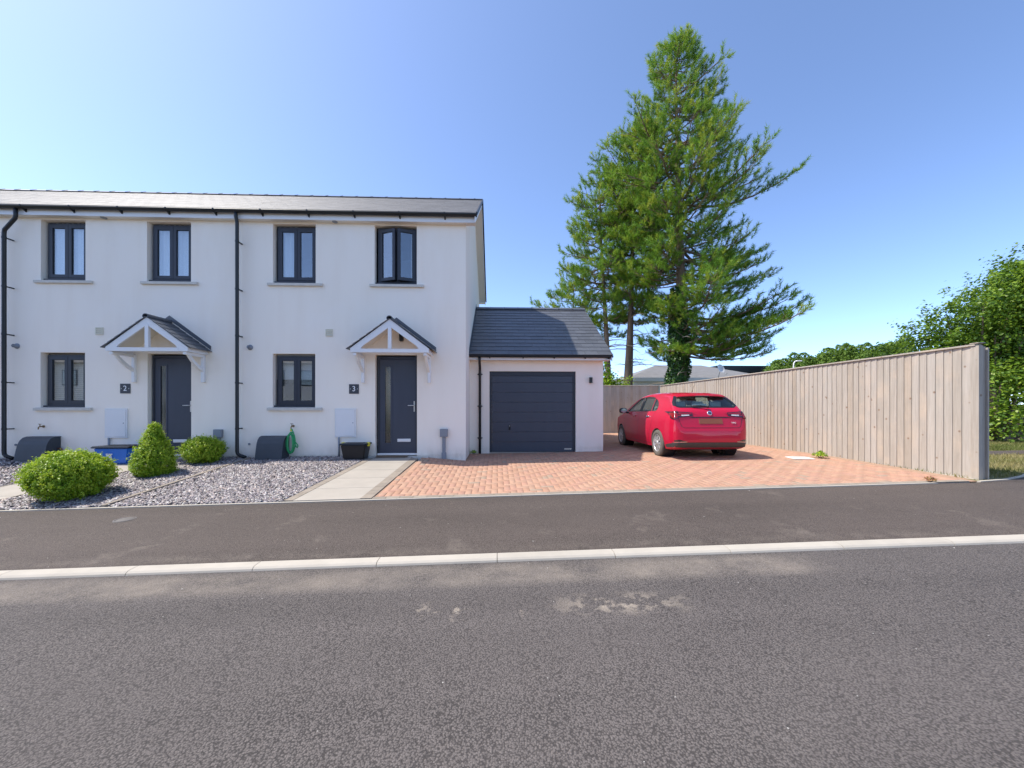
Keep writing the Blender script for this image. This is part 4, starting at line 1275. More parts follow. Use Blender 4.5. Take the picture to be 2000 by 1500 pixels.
W_SIDE = {
    'front': [(3.00, 1.045), (2.80, 1.150), (2.62, 1.250), (2.44, 1.335), (2.28, 1.390), (2.12, 1.418), (2.085, 1.418), (2.06, 1.050)],
    'rear': [(1.985, 1.052), (2.005, 1.420), (1.75, 1.424), (1.55, 1.415), (1.36, 1.388), (1.315, 1.066)],
    'quarter': [(1.275, 1.068), (1.315, 1.374), (1.20, 1.338), (1.09, 1.280), (1.01, 1.210), (0.985, 1.150), (1.01, 1.102), (1.06, 1.074)],
}
W_REAR = [(-.615, 1.158), (.615, 1.158), (.668, 1.178), (.672, 1.215), (.640, 1.28), (.565, 1.385), (.535, 1.408), (-.535, 1.408), (-.565, 1.385), (-.640, 1.28), (-.672, 1.215), (-.668, 1.178)]
W_FRONT = [(-.66, 1.09), (.66, 1.09), (.55, 1.37), (.50, 1.40), (-.50, 1.40), (-.55, 1.37)]


def make_car():
    base = bm_from(*loft(stations, body_section()))
    bvh_bm = bmesh.new(); bvh_bm.from_mesh(base); bvh = BVHTree.FromBMesh(bvh_bm)
    ob = bpy.data.objects.new('tmpcar', base); COL.objects.link(ob)
    cut = []
    cut.append(bm_from(*loft(rng(.34, 3.12, 60), body_section(0.05, 0.56)), 1))
    for k in W_SIDE: cut.append(cutter_prism(W_SIDE[k], 0, -1.2, 1.2))
    cut.append(cutter_prism(W_REAR, 1, -0.3, 0.75)); cut.append(cutter_prism(W_FRONT, 1, 2.3, 3.8))
    for yc in (0.80, 3.44):
        for s_ in (-1, 1):
            m = MB(); m.lathe([(0.348, 0.60), (0.352, 1.2)] if s_ > 0 else [(0.352, -1.2), (0.348, -0.60)], (0, yc, 0.315), 'x', n=44, cap=True)
            cut.append(bm_from(m.v, m.f, 1))
    cobs = []
    for c in cut:
        co = bpy.data.objects.new('tmpcut', c); COL.objects.link(co); cobs.append(co)
        md = ob.modifiers.new('b', 'BOOLEAN'); md.operation = 'DIFFERENCE'; md.solver = 'EXACT'; md.object = co
    dg = bpy.context.evaluated_depsgraph_get()
    me = bpy.data.meshes.new_from_object(ob.evaluated_get(dg)); me.name = 'body'
    for co in cobs: bpy.data.objects.remove(co)
    bpy.data.objects.remove(ob)
    me.polygons.foreach_set('use_smooth', np.ones(len(me.polygons), dtype=bool))
    me.set_sharp_from_angle(angle=math.radians(28))
    return me, bvh


def conform(bvh, poly, view, off, step=0.03, thick=0.0):
    """panel shaped by a 2-d outline and laid on the body: view 'L','R' (y,z), 'B' (x,z) or 'F'"""
    dens = []
    for (a, b) in zip(poly, poly[1:] + poly[:1]):
        L_ = math.hypot(b[0] - a[0], b[1] - a[1]); k = max(1, int(L_ / step))
        dens += [(a[0] + (b[0] - a[0]) * i / k, a[1] + (b[1] - a[1]) * i / k) for i in range(k)]
    n = len(dens)
    xs = [p[0] for p in dens]; zs = [p[1] for p in dens]
    inner = []

    def inside(x, z):
        c = False
        for i in range(n):
            (x1, z1), (x2, z2) = dens[i], dens[i - 1]
            if (z1 > z) != (z2 > z) and x < (x2 - x1) * (z - z1) / (z2 - z1) + x1: c = not c
        return c
    gx_ = np.arange(min(xs) + step / 2, max(xs), step); gz_ = np.arange(min(zs) + step / 2, max(zs), step)
    for x in gx_:
        for z in gz_:
            if inside(x, z) and min((x - p[0]) ** 2 + (z - p[1]) ** 2 for p in dens) > (step * 0.4) ** 2: inner.append((x, z))
    pts = [Vector(p) for p in dens + inner]
    v2, e2, f2, *_ = delaunay_2d_cdt(pts, [(i, (i + 1) % n) for i in range(n)], [list(range(n))], 1, 1e-5)
    f2 = [f for f in f2 if inside(sum(v2[i][0] for i in f) / len(f), sum(v2[i][1] for i in f) / len(f))]
    out = []
    for p in v2:
        if view == 'L': o, d = Vector((-3, p[0], p[1])), Vector((1, 0, 0))
        elif view == 'R': o, d = Vector((3, p[0], p[1])), Vector((-1, 0, 0))
        elif view == 'B': o, d = Vector((p[0], -3, p[1])), Vector((0, 1, 0))
        else: o, d = Vector((p[0], 8, p[1])), Vector((0, -1, 0))
        hit, nrm, *_ = bvh.ray_cast(o, d)
        if hit is None:
            hit, nrm, *_ = bvh.find_nearest(Vector((p[0], 0.1, p[1])) if view == 'B' else Vector((-0.8 if view == 'L' else 0.8, p[0], p[1])))
        if nrm.dot(d) > 0: nrm = -nrm
        out.append(hit + nrm * off)
    m = MB(); m.add(out, [tuple(f) for f in f2], True)
    return m


def strip_poly(line, w):
    """outline of a thin band along a polyline"""
    a, b = [], []
    for i, p in enumerate(line):
        q0 = line[max(0, i - 1)]; q1 = line[min(len(line) - 1, i + 1)]
        d = Vector((q1[0] - q0[0], q1[1] - q0[1])).normalized()
        a.append((p[0] - d.y * w / 2, p[1] + d.x * w / 2)); b.append((p[0] + d.y * w / 2, p[1] - d.x * w / 2))
    return a + b[::-1]


CAR = thing('parked_car', (4.64, 8.15, 0.362), 'crimson red hatchback parked nose-in beside the wooden fence', 'car')
body_me, BV = make_car()


def cpart(m, name, mat, parent=None):
    """MB written in car coordinates"""
    me = m.mesh(name) if isinstance(m, MB) else m
    o = bpy.data.objects.new(name, me); COL.objects.link(o)
    if mat is not None and len(me.materials) == 0: me.materials.append(mat)
    o.parent = parent or CAR
    ORG[o.name] = ORG[CAR.name]
    return o


body = cpart(body_me, 'body', None)
for side in 'LR':
    for k in W_SIDE: cpart(conform(BV, W_SIDE[k], side, -0.010, 0.05), 'side_window', MAT['carglass'])
    cpart(conform(BV, [(2.082, 1.05), (2.10, 1.426), (1.99, 1.426), (1.968, 1.05)], side, 0.0015, 0.03), 'pillar_trim', MAT['bumpblack'])
    # window surround
    for k in ('rear', 'quarter', 'front'):
        ring = W_SIDE[k] + W_SIDE[k][:1]
        cpart(conform(BV, strip_poly(ring, 0.014), side, 0.002, 0.03), 'window_trim', MAT['bumpblack'])
    # shut lines and handles
    for line in ([(2.03, 1.04), (2.03, 0.60), (2.01, 0.30)], [(1.06, 1.06), (1.10, 0.95), (1.14, 0.78), (1.20, 0.62), (1.30, 0.45), (1.34, 0.30)], [(3.05, 1.03), (3.12, 0.92), (3.12, 0.55), (3.06, 0.30)], [(1.2, 0.285), (3.06, 0.275)]):
        cpart(conform(BV, strip_poly(line, 0.007), side, 0.0012, 0.03), 'shut_line', MAT['black'])
    for y in (1.30, 2.24):
        p = conform(BV, [(y, 0.915), (y + 0.19, 0.905), (y + 0.19, 0.935), (y, 0.945)], side, 0.020, 0.03)
        b = bmesh.new(); me = p.mesh('door_handle'); b.from_mesh(me); bmesh.ops.solidify(b, geom=b.faces[:], thickness=0.022); b.to_mesh(me); b.free()
        cpart(me, 'door_handle', MAT['chrome'] if y < 2 else MAT['carred'])
    cpart(conform(BV, strip_poly([(1.4, 0.40), (2.0, 0.385), (2.9, 0.42)], 0.012), side, 0.001, 0.04), 'lower_crease', MAT['carred'])
    s_ = -1 if side == 'L' else 1
    m = MB(); bm = bmesh.new(); bmesh.ops.create_uvsphere(bm, u_segments=20, v_segments=14, radius=1)
    for v in bm.verts: v.co = Vector([math.copysign(abs(c) ** 0.7, c) for c in v.co])
    m.bm(bm, Matrix.Translation((s_ * 0.985, 2.925, 1.065)) @ Matrix.Diagonal((0.115, 0.05, 0.078, 1)), True); bm.free()
    m.tube([(s_ * 0.80, 2.92, 1.00), (s_ * 0.93, 2.93, 1.02)], 0.022, 8)
    mr = cpart(m, 'door_mirror', MAT['black'])
    m = MB(); m.lathe([(0.0, 0.0), (0.085, 0.0)], (0, 0, 0), 'y', n=18)
    m.v = [(v[0] * 1.1 + s_ * 0.985, 2.872, v[2] * 0.72 + 1.066) for v in m.v]
    cpart(m, 'mirror_glass', MAT['chrome'], mr)
    cpart(conform(BV, [(.06, .29), (.38, .26), (.42, .31), (.30, .345), (.06, .385)], side, 0.005, 0.03), 'bumper_trim', MAT['bumpblack'])
cpart(conform(BV, W_REAR, 'B', -0.008, 0.05), 'rear_window', MAT['carglass'])
cpart(conform(BV, W_FRONT, 'F', -0.008, 0.06), 'windscreen', MAT['carglass'])
ring = W_REAR + W_REAR[:1]
cpart(conform(BV, strip_poly(ring, 0.03), 'B', 0.002, 0.03), 'rear_window_seal', MAT['black'])
for s_ in (-1, 1):
    cpart(conform(BV, [(s_ * x, z) for x, z in [(.668, 1.175), (.728, 1.19), (.708, 1.265), (.60, 1.41), (.56, 1.415), (.64, 1.28), (.675, 1.215)]], 'B', 0.003, 0.03), 'rear_pillar_trim', MAT['black'])
# spoiler lip
m = MB()
for k in range(14):
    xa, xb = -.545 + 1.09 * k / 14, -.545 + 1.09 * (k + 1) / 14
    f_ = lambda x: 0.035 * (abs(x) / .545) ** 3
    pa = [(.42 + f_(xa), 1.408), (.415 + f_(xa), 1.424), (.58, 1.468), (.76, 1.497), (.76, 1.46), (.52, 1.415)]
    pb = [(.42 + f_(xb), 1.408), (.415 + f_(xb), 1.424), (.58, 1.468), (.76, 1.497), (.76, 1.46), (.52, 1.415)]
    dz = lambda x: -0.022 * (abs(x) / .545) ** 2.5
    vs = [(xa, y, z + dz(xa)) for y, z in pa] + [(xb, y, z + dz(xb)) for y, z in pb]
    m.add(vs, [(i, (i + 1) % 6, 6 + (i + 1) % 6, 6 + i) for i in range(6)] + ([tuple(range(6))] if k == 0 else []) + ([tuple(range(6, 12))] if k == 13 else []))
sp = cpart(m, 'roof_spoiler', MAT['carred'])
box_ = MB(); box_.box(-.16, .16, .412, .418, 1.410, 1.420); cpart(box_, 'brake_light', MAT['lampdark'], sp)
# tail lamps
for s_ in (-1, 1):
    P = lambda pts: [(s_ * x, z) for x, z in pts]
    a = cpart(conform(BV, P([(.385, 1.035), (.705, 1.058), (.705, .930), (.56, .945), (.395, .962)]), 'B', 0.012, 0.02), 'tail_lamp', MAT['lampdark'])
    cpart(conform(BV, P([(.405, 1.022), (.695, 1.042), (.695, .992), (.405, .998)]), 'B', 0.0145, 0.02), 'lamp_lens', MAT['lampred'], a)
    cpart(conform(BV, P([(.47, .988), (.64, .985), (.64, .962), (.47, .970)]), 'B', 0.0145, 0.02), 'reversing_lamp', MAT['lampwhite'], a)
    b = cpart(conform(BV, P([(.712, 1.060), (.80, 1.060), (.81, 1.0), (.81, .93), (.80, .895), (.77, .893), (.712, .922)]), 'B', 0.014, 0.012), 'tail_lamp', MAT['lampdark'])
    cpart(conform(BV, P([(.722, 1.020), (.785, 1.035), (.807, 1.01), (.807, .925), (.795, .907), (.75, .915), (.722, .935)]), 'B', 0.0165, 0.012), 'lamp_lens', MAT['lampred'], b)
    sd = 'L' if s_ < 0 else 'R'
    c = cpart(conform(BV, [(.088, 1.060), (.16, 1.050), (.215, 1.01), (.235, .97), (.215, .925), (.15, .900), (.088, .895)], sd, 0.013, 0.015), 'tail_lamp', MAT['lampdark'])
    cpart(conform(BV, [(.092, 1.025), (.15, 1.015), (.185, .975), (.165, .93), (.092, .912)], sd, 0.0155, 0.015), 'lamp_lens', MAT['lampred'], c)
# tailgate outline, plate, badge, lettering
gate = [(-.70, 1.09), (-.712, .92), (-.655, .74), (-.60, .708), (.60, .708), (.655, .74), (.712, .92), (.70, 1.09)]
cpart(conform(BV, strip_poly(gate, 0.010), 'B', 0.0012, 0.03), 'shut_line', MAT['black'])
cpart(conform(BV, [(-.46, .925), (.46, .925), (.40, .945), (-.40, .945)], 'B', 0.004, 0.03), 'plate_lamp_strip', MAT['black'])
pl = MB(); pl.cbox(-.262, .262, .030, .045, .795, .910, b=0.004)
y_pl = min((BV.ray_cast(Vector((x, -3, z)), Vector((0, 1, 0)))[0].y for x in (-.25, 0, .25) for z in (.80, .905)))
pl.v = [(x, y - .045 + y_pl + 0.006 + (z - .80) * 0.30, z) for x, y, z in pl.v]
cpart(pl, 'number_plate', MAT['plate'])
hb = BV.ray_cast(Vector((0, -3, 1.025)), Vector((0, 1, 0)))
m = MB(); m.lathe([(0.0, -0.012), (0.036, -0.012), (0.040, -0.016), (0.050, -0.014), (0.054, 0.004)], (0, 0, 0), 'y', n=28)
tilt = math.atan2(-hb[1].z, -hb[1].y) if hb[1].y < 0 else 0
badge = cpart(m, 'badge', MAT['chrome']); badge.location = hb[0]; badge.rotation_euler = (math.atan2(hb[1].z, -hb[1].y) * -1, 0, 0)
m = MB(); m.lathe([(0.0, -0.0135), (0.036, -0.0135)], (0, 0, 0), 'y', n=28); cpart(m, 'badge_face', MAT['plaque'], badge)
t = text_mesh('FIAT', 0.026); t.materials.append(MAT['chrome']); t = cpart(t, 'badge_lettering', None, badge); t.location = (0, -0.0145, 0); t.rotation_euler = (PI / 2, 0, 0)
hb = BV.ray_cast(Vector((.50, -3, .815)), Vector((0, 1, 0)))
t = text_mesh('TIPO', 0.050); t.materials.append(MAT['pale']); t = cpart(t, 'model_lettering', None)
t.location = hb[0] + Vector((0, -0.008, 0)); t.rotation_euler = (PI / 2 - 0.25, 0, math.atan2(-hb[1].x, -hb[1].y) * -1)
# rear wiper
m = MB(); m.tube([(0.0, .175, 1.155), (-.02, .150, 1.165), (-.16, .195, 1.19), (-.30, .225, 1.20)], [0.022, 0.018, 0.012, 0.008], 8); m.tube([(-.36, .215, 1.185), (.02, .165, 1.17)], 0.008, 6)
cpart(m, 'rear_wiper', MAT['black'])
# lower bumper trim, reflectors
cpart(conform(BV, [(-.765, .285), (-.60, .275), (.60, .275), (.765, .285), (.815, .33), (.815, .38), (.60, .395), (-.60, .395), (-.815, .38), (-.815, .33)], 'B', 0.006, 0.03), 'bumper_trim', MAT['bumpblack'])
for s_ in (-1, 1):
    cpart(conform(BV, [(s_ * x, z) for x, z in [(.56, .415), (.80, .405), (.80, .44), (.72, .455)]], 'B', 0.004, 0.02), 'reflector', MAT['lampdark'])
    cpart(conform(BV, [(s_ * x, z) for x, z in [(.55, .404), (.82, .390), (.82, .398), (.55, .412)]], 'B', 0.008, 0.02), 'trim_strip', MAT['chrome'])
cpart(conform(BV, strip_poly([(-.80, .655), (-.5, .640), (.5, .640), (.80, .655)], 0.012), 'B', 0.002, 0.03), 'bumper_crease', MAT['carred'])
# underbody and cabin
m = MB(); m.box(-.66, .66, .45, 4.1, .185, .24); m.box(-.4, .1, .25, .50, .22, .30); cpart(m, 'underbody', MAT['black'])
m = MB(); m.box(-.74, .74, .62, .80, .60, 1.12); m.box(-.66, .66, .80, 1.35, .58, .72)
for x in (-.42, 0.0, .42): m.cbox(x - .13, x + .13, .58, .70, 1.10, 1.29, b=0.03)
cpart(m, 'rear_seat', MAT['seat'])
for s_ in (-1, 1):
    m = MB(); m.cbox(s_ * .38 - .24, s_ * .38 + .24, 1.62, 1.78, .62, 1.19, b=0.05); m.cbox(s_ * .38 - .24, s_ * .38 + .24, 1.74, 2.25, .58, .74, b=0.04); m.cbox(s_ * .38 - .13, s_ * .38 + .13, 1.60, 1.71, 1.20, 1.38, b=0.04)
    cpart(m, 'front_seat', MAT['seat'])
m = MB(); m.box(-.72, .72, 2.60, 3.08, .62, .98); ds = cpart(m, 'dashboard', MAT['cabin'])
m = MB(); m.tube([(.36 + .17 * math.cos(a), 2.50 + .05 * math.sin(a), .93 + .16 * math.sin(a)) for a in rng(0, 2 * PI, 25)[:-1]], 0.015, 6, closed=True); cpart(m, 'steering_wheel', MAT['cabin'], ds)
box_ = MB(); box_.box(-.18, .16, .52, .53, 1.16, 1.235); cpart(box_, 'window_sticker', MAT['pale'])
m = MB(); m.tube([(.0, .93, 1.472), (.0, .90, 1.49)], [0.022, 0.012], 8); m.tube([(.0, .90, 1.49), (.0, .74, 1.72)], [0.0045, 0.003], 6); cpart(m, 'aerial', MAT['black'])
# headlamps and grille at the nose
for s_ in (-1, 1):
    cpart(conform(BV, [(s_ * x, z) for x, z in [(.42, .70), (.74, .76), (.76, .69), (.46, .63)]], 'F', 0.006, 0.03), 'headlamp', MAT['lampwhite'])
cpart(conform(BV, [(-.36, .52), (.36, .52), (.40, .66), (-.40, .66)], 'F', 0.006, 0.03), 'grille', MAT['black'])
# wheels
tp = [(.195, -.085), (.205, -.10), (.255, -.104), (.298, -.094), (.314, -.074), (.317, -.03), (.317, .03), (.314, .074), (.298, .094), (.255, .104), (.205, .10), (.195, .085)]
wm = MB(); wm.lathe(tp, (0, 0, 0), 'x', n=44); tyre_me = wm.mesh('tyre'); tyre_me.materials.append(MAT['tyredust'])
wm = MB(); wm.lathe([(.196, .085), (.205, .098), (.200, .102), (.188, .088), (.180, .060), (.178, -.07)], (0, 0, 0), 'x', n=44)
for k in range(9):
    a = 2 * PI * k / 9
    for da in (-0.115, 0.115):
        ca, sa = math.cos(a + da), math.sin(a + da); cb, sb = math.cos(a + da * 0.35), math.sin(a + da * 0.35)
        w_ = 0.013
        o_ = [(0.086, .186 * ca - w_ * sa, .186 * sa + w_ * ca), (0.086, .186 * ca + w_ * sa, .186 * sa - w_ * ca), (0.095, .05 * cb + w_ * sb, .05 * sb - w_ * cb), (0.095, .05 * cb - w_ * sb, .05 * sb + w_ * cb)]
        wm.add(o_ + [(x - 0.02, y, z) for x, y, z in o_], [(0, 1, 2, 3), (0, 4, 5, 1), (1, 5, 6, 2), (2, 6, 7, 3), (3, 7, 4, 0)])
wm.lathe([(0.0, .104), (.03, .104), (.058, .096), (.060, .07)], (0, 0, 0), 'x', n=24)
rim_me = wm.mesh('rim'); rim_me.materials.append(MAT['rim'])
wm = MB(); wm.lathe([(0.0, .045), (.180, .045)], (0, 0, 0), 'x', n=30); disc_me = wm.mesh('brake_disc'); disc_me.materials.append(MAT['black'])
for yc in (0.80, 3.44):
    for s_ in (-1, 1):
        w = cpart(tyre_me, 'wheel', None); w.location = (s_ * .785, yc, .317); w.rotation_euler = (0, 0, 0 if s_ > 0 else PI)
        cpart(rim_me, 'rim', None, w); cpart(disc_me, 'brake_disc', None, w)
        m = MB(); m.lathe([(.345, .25 if s_ > 0 else -.25), (.345, -.02 if s_ > 0 else .02)], (s_ * .60, yc, .315), 'x', n=40)
        cpart(m, 'wheel_arch_liner', MAT['black'])

# ------------------------------------------------------------------ closeboard fences
def board_mesh(h, key):
    t = MB()
    w0, w1 = 0.0, 0.142
    t.add([(0, 0.0, 0), (0, w1, 0), (-0.007, w1, 0), (-0.021, 0, 0), (0, 0.0, h), (0, w1, h), (-0.007, w1, h), (-0.021, 0, h)],
          [(0, 3, 2, 1), (4, 5, 6, 7), (0, 1, 5, 4), (1, 2, 6, 5), (2, 3, 7, 6), (3, 0, 4, 7)])
    me = t.mesh(key); me.materials.append(MAT['wood']); return me


FB = [board_mesh(2.115, 'board'), board_mesh(2.105, 'board'), board_mesh(2.12, 'board')]
random.seed(21)


def fence(label, a, b, ztop, post_end):
    a, b = Vector((*a, 0)), Vector((*b, 0)); d = (b - a).normalized(); L_ = (b - a).length
    root = thing('wooden_fence', (a.x, a.y, gz(a.x, a.y)), label, 'fence', 'closeboard fences round the drive')
    ang = math.atan2(d.y, d.x) - PI / 2
    n = int(L_ / 0.125)
    for i in range(n):
        p = a + d * (0.06 + i * 0.125)
        me = random.choice(FB)
        o = link('board', me, None, root)
        o.location = Vector((p.x, p.y, ztop - 2.115 + random.uniform(-0.004, 0.004))) - ORG[root.name]
        o.rotation_euler = (random.uniform(-0.004, 0.004), 0, ang + random.uniform(-0.012, 0.012))
    nrm = Vector((d.y, -d.x, 0))     # away from the drive
    R = Matrix.Translation(a) @ Matrix(((d.x, nrm.x, 0, 0), (d.y, nrm.y, 0, 0), (0, 0, 1, 0), (0, 0, 0, 1)))
    for z in (0.70, 1.45, 2.20):
        m = MB(); m.box(0.02, L_, 0.004, 0.045, z, z + 0.08, R); m.build('rail', MAT['wood'], root)
    k = 0.0
    while k < L_:
        m = MB(); m.box(k, k + 0.10, 0.046, 0.146, 0.1, ztop - 0.01, R); m.build('post', MAT['wood'], root); k += 2.4
    ln = 3.0; k = -0.005
    while k < L_:
        m = MB(); m.add([R @ Vector(v) for x in (k + 0.001, min(k + ln, L_) - 0.001) for v in ((x, -0.045, ztop), (x, 0.075, ztop), (x, 0.075, ztop + 0.02), (x, 0.015, ztop + 0.034), (x, -0.045, ztop + 0.024))],
                         [(0, 1, 2, 3, 4), (9, 8, 7, 6, 5)] + [(i, (i + 1) % 5, 5 + (i + 1) % 5, 5 + i) for i in range(5)])
        m.build('cap_rail', MAT['wood'], root); k += ln
    if post_end:
        m = MB(); m.box(-0.045, 0.058, -0.030, 0.044, 0.18, ztop - 0.001, R); m.build('end_post', MAT['wood'], root)
        m = MB(); m.box(-0.030, 0.075, 0.147, 0.170, 0.2, ztop - 0.03, R); m.build('end_board', MAT['wood'], root)
        m = MB(); m.box(-0.050, 0.062, -0.046, 0.076, ztop + 0.0345, ztop + 0.046, R); m.build('post_cap', MAT['wood'], root)
    m = MB(); m.box(0.0, L_, -0.06, 0.02, 0.1, 0.392, R)
    m.v = [(x, y, z if z < 0.2 else gz(x, y) + 0.014) for x, y, z in m.v]
    m.build('base_strip', MAT['kerb'], root)
    return root


fence('sunlit pale closeboard fence running back along the right of the drive', (7.61, 5.83), (7.30, 17.0), 2.49, True)
fence('shaded brown closeboard fence across the back, behind the car', (7.26, 17.06), (0.9, 17.06), 2.49, False)


# ------------------------------------------------------------------ foliage tools
def leaves(C, D, size, rng_, asp=0.6, flat=0.0):
    """quads: centres C (n,3), outward directions D (n,3), sizes (n,)"""
    n = len(C)
    nr = D + rng_.normal(0, 0.55, (n, 3)); nr[:, 2] += flat
    nr /= np.linalg.norm(nr, axis=1, keepdims=True) + 1e-9
    t = np.cross(nr, rng_.normal(0, 1, (n, 3))); t /= np.linalg.norm(t, axis=1, keepdims=True) + 1e-9
    u = np.cross(nr, t)
    a = t * (size * 0.5)[:, None]; b = u * (size * 0.5 * asp)[:, None]
    V = np.stack([C - a, C + b * 1.0 - a * 0.1, C + a, C - b - a * 0.1], 1) + nr[:, None, :] * 0
    V[:, 1] += nr * (size * 0.08)[:, None]; V[:, 3] += nr * (size * 0.08)[:, None]
    F = np.arange(4 * n).reshape(n, 4)
    return V.reshape(-1, 3), F


def foliage_obj(name, V, F, cval, mat, parent):
    org = np.array(ORG[parent.name])
    k = F.shape[1]
    col = np.repeat(np.clip(cval, 0, 1), len(V) // len(cval))[:, None] * np.ones((1, 3))
    return link(name, fast_mesh(name, V - org[None], F, col=col), mat, parent)


def box_shrub(label, c, rx, ry, rz, n, seed, shape='ball', lsize=0.034):
    g = np.random.default_rng(seed)
    z0 = gz(c[0], c[1])
    root = thing('box_shrub', (c[0], c[1], z0), label, 'shrub', 'clipped box shrubs in the gravel')
    q = 16; n = n // q
    th = g.uniform(0, 2 * PI, n); u = g.uniform(-1, 1, n)
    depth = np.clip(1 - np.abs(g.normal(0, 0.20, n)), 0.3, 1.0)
    if shape == 'ball':
        s_ = np.sqrt(1 - u ** 2)
        D = np.stack([s_ * np.cos(th), s_ * np.sin(th), u], 1)
        lump = 1 + 0.05 * np.sin(3 * th + seed) * s_ + 0.06 * np.sin(5 * u + 2 * th) + 0.06 * np.sin(9 * th + 5 * u + seed) * np.sin(7 * u + 4 * th) + np.abs(g.normal(0, 0.05, n))
        C = np.sign(D) * np.abs(D) ** 0.93 * np.array([rx, ry, rz]) * (depth * lump)[:, None]
        C[:, 2] += rz * 0.98
    else:
        h = g.uniform(0, 1, n) ** 1.25
        r = np.interp(h, [0, .08, .25, .5, .7, .85, .95, 1], [0.72, 0.95, 1.0, 0.72, 0.45, 0.27, 0.14, 0.03]) * (1 + 0.10 * np.sin(4 * th + 9 * h) + np.abs(g.normal(0, 0.08, n)))
        C = np.stack([rx * r * np.cos(th) * depth, ry * r * np.sin(th) * depth, 2 * rz * h], 1)
        D = np.stack([np.cos(th), np.sin(th), np.full(n, 0.45)], 1)
    C += np.array([c[0], c[1], z0 + 0.015])
    # each centre is a sprig: leaves set round a short shoot that grows out and up
    sd = D * 0.8 + np.array([0, 0, 0.75]) + g.normal(0, 0.35, (n, 3)); sd /= np.linalg.norm(sd, axis=1, keepdims=True)
    sl = g.uniform(0.035, 0.095, n)
    t = g.uniform(-0.5, 1, (n, q))
    clump = 0.5 + 0.5 * np.sin(C[:, 0] * 15 + 3 * np.sin(C[:, 2] * 9)) * np.sin(C[:, 1] * 13 + C[:, 2] * 17)
    LC = (C[:, None] + sd[:, None] * (t * sl[:, None])[..., None] + g.normal(0, 0.011, (n, q, 3))).reshape(-1, 3)
    LD = (sd[:, None] * 0.5 + D[:, None] * 0.5 + g.normal(0, 0.4, (n, q, 3))).reshape(-1, 3)
    LC[:, 2] = np.maximum(LC[:, 2], z0 + 0.01)
    sz = g.uniform(0.6, 1.2, n * q) * lsize
    V, F = leaves(LC, LD, sz, g, 0.65, 0.2)
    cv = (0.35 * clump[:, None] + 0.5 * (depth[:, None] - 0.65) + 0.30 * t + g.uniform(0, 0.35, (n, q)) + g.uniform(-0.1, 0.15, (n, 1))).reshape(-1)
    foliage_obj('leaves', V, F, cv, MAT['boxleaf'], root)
    m = MB()
    for k in range(26):
        a = g.uniform(0, 2 * PI); e = g.uniform(0.25, 0.95); hh = g.uniform(0.5, 1.5)
        m.tube([(c[0] + 0.05 * math.cos(a), c[1] + 0.05 * math.sin(a), z0 - 0.02), (c[0] + rx * .4 * e * math.cos(a), c[1] + ry * .4 * e * math.sin(a), z0 + rz * hh * .5), (c[0] + rx * .75 * e * math.cos(a), c[1] + ry * .75 * e * math.sin(a), z0 + rz * hh)], [0.012, 0.008, 0.003], 5)
    m.build('stems', MAT['twig'], root)
    return root


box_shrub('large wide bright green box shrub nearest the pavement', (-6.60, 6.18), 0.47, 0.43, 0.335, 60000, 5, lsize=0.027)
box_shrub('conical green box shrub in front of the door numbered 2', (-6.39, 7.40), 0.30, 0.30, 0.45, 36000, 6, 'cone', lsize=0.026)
box_shrub('round yellow-green box shrub against the wall by the middle downpipe', (-6.17, 8.30), 0.345, 0.31, 0.25, 36000, 7, lsize=0.025)


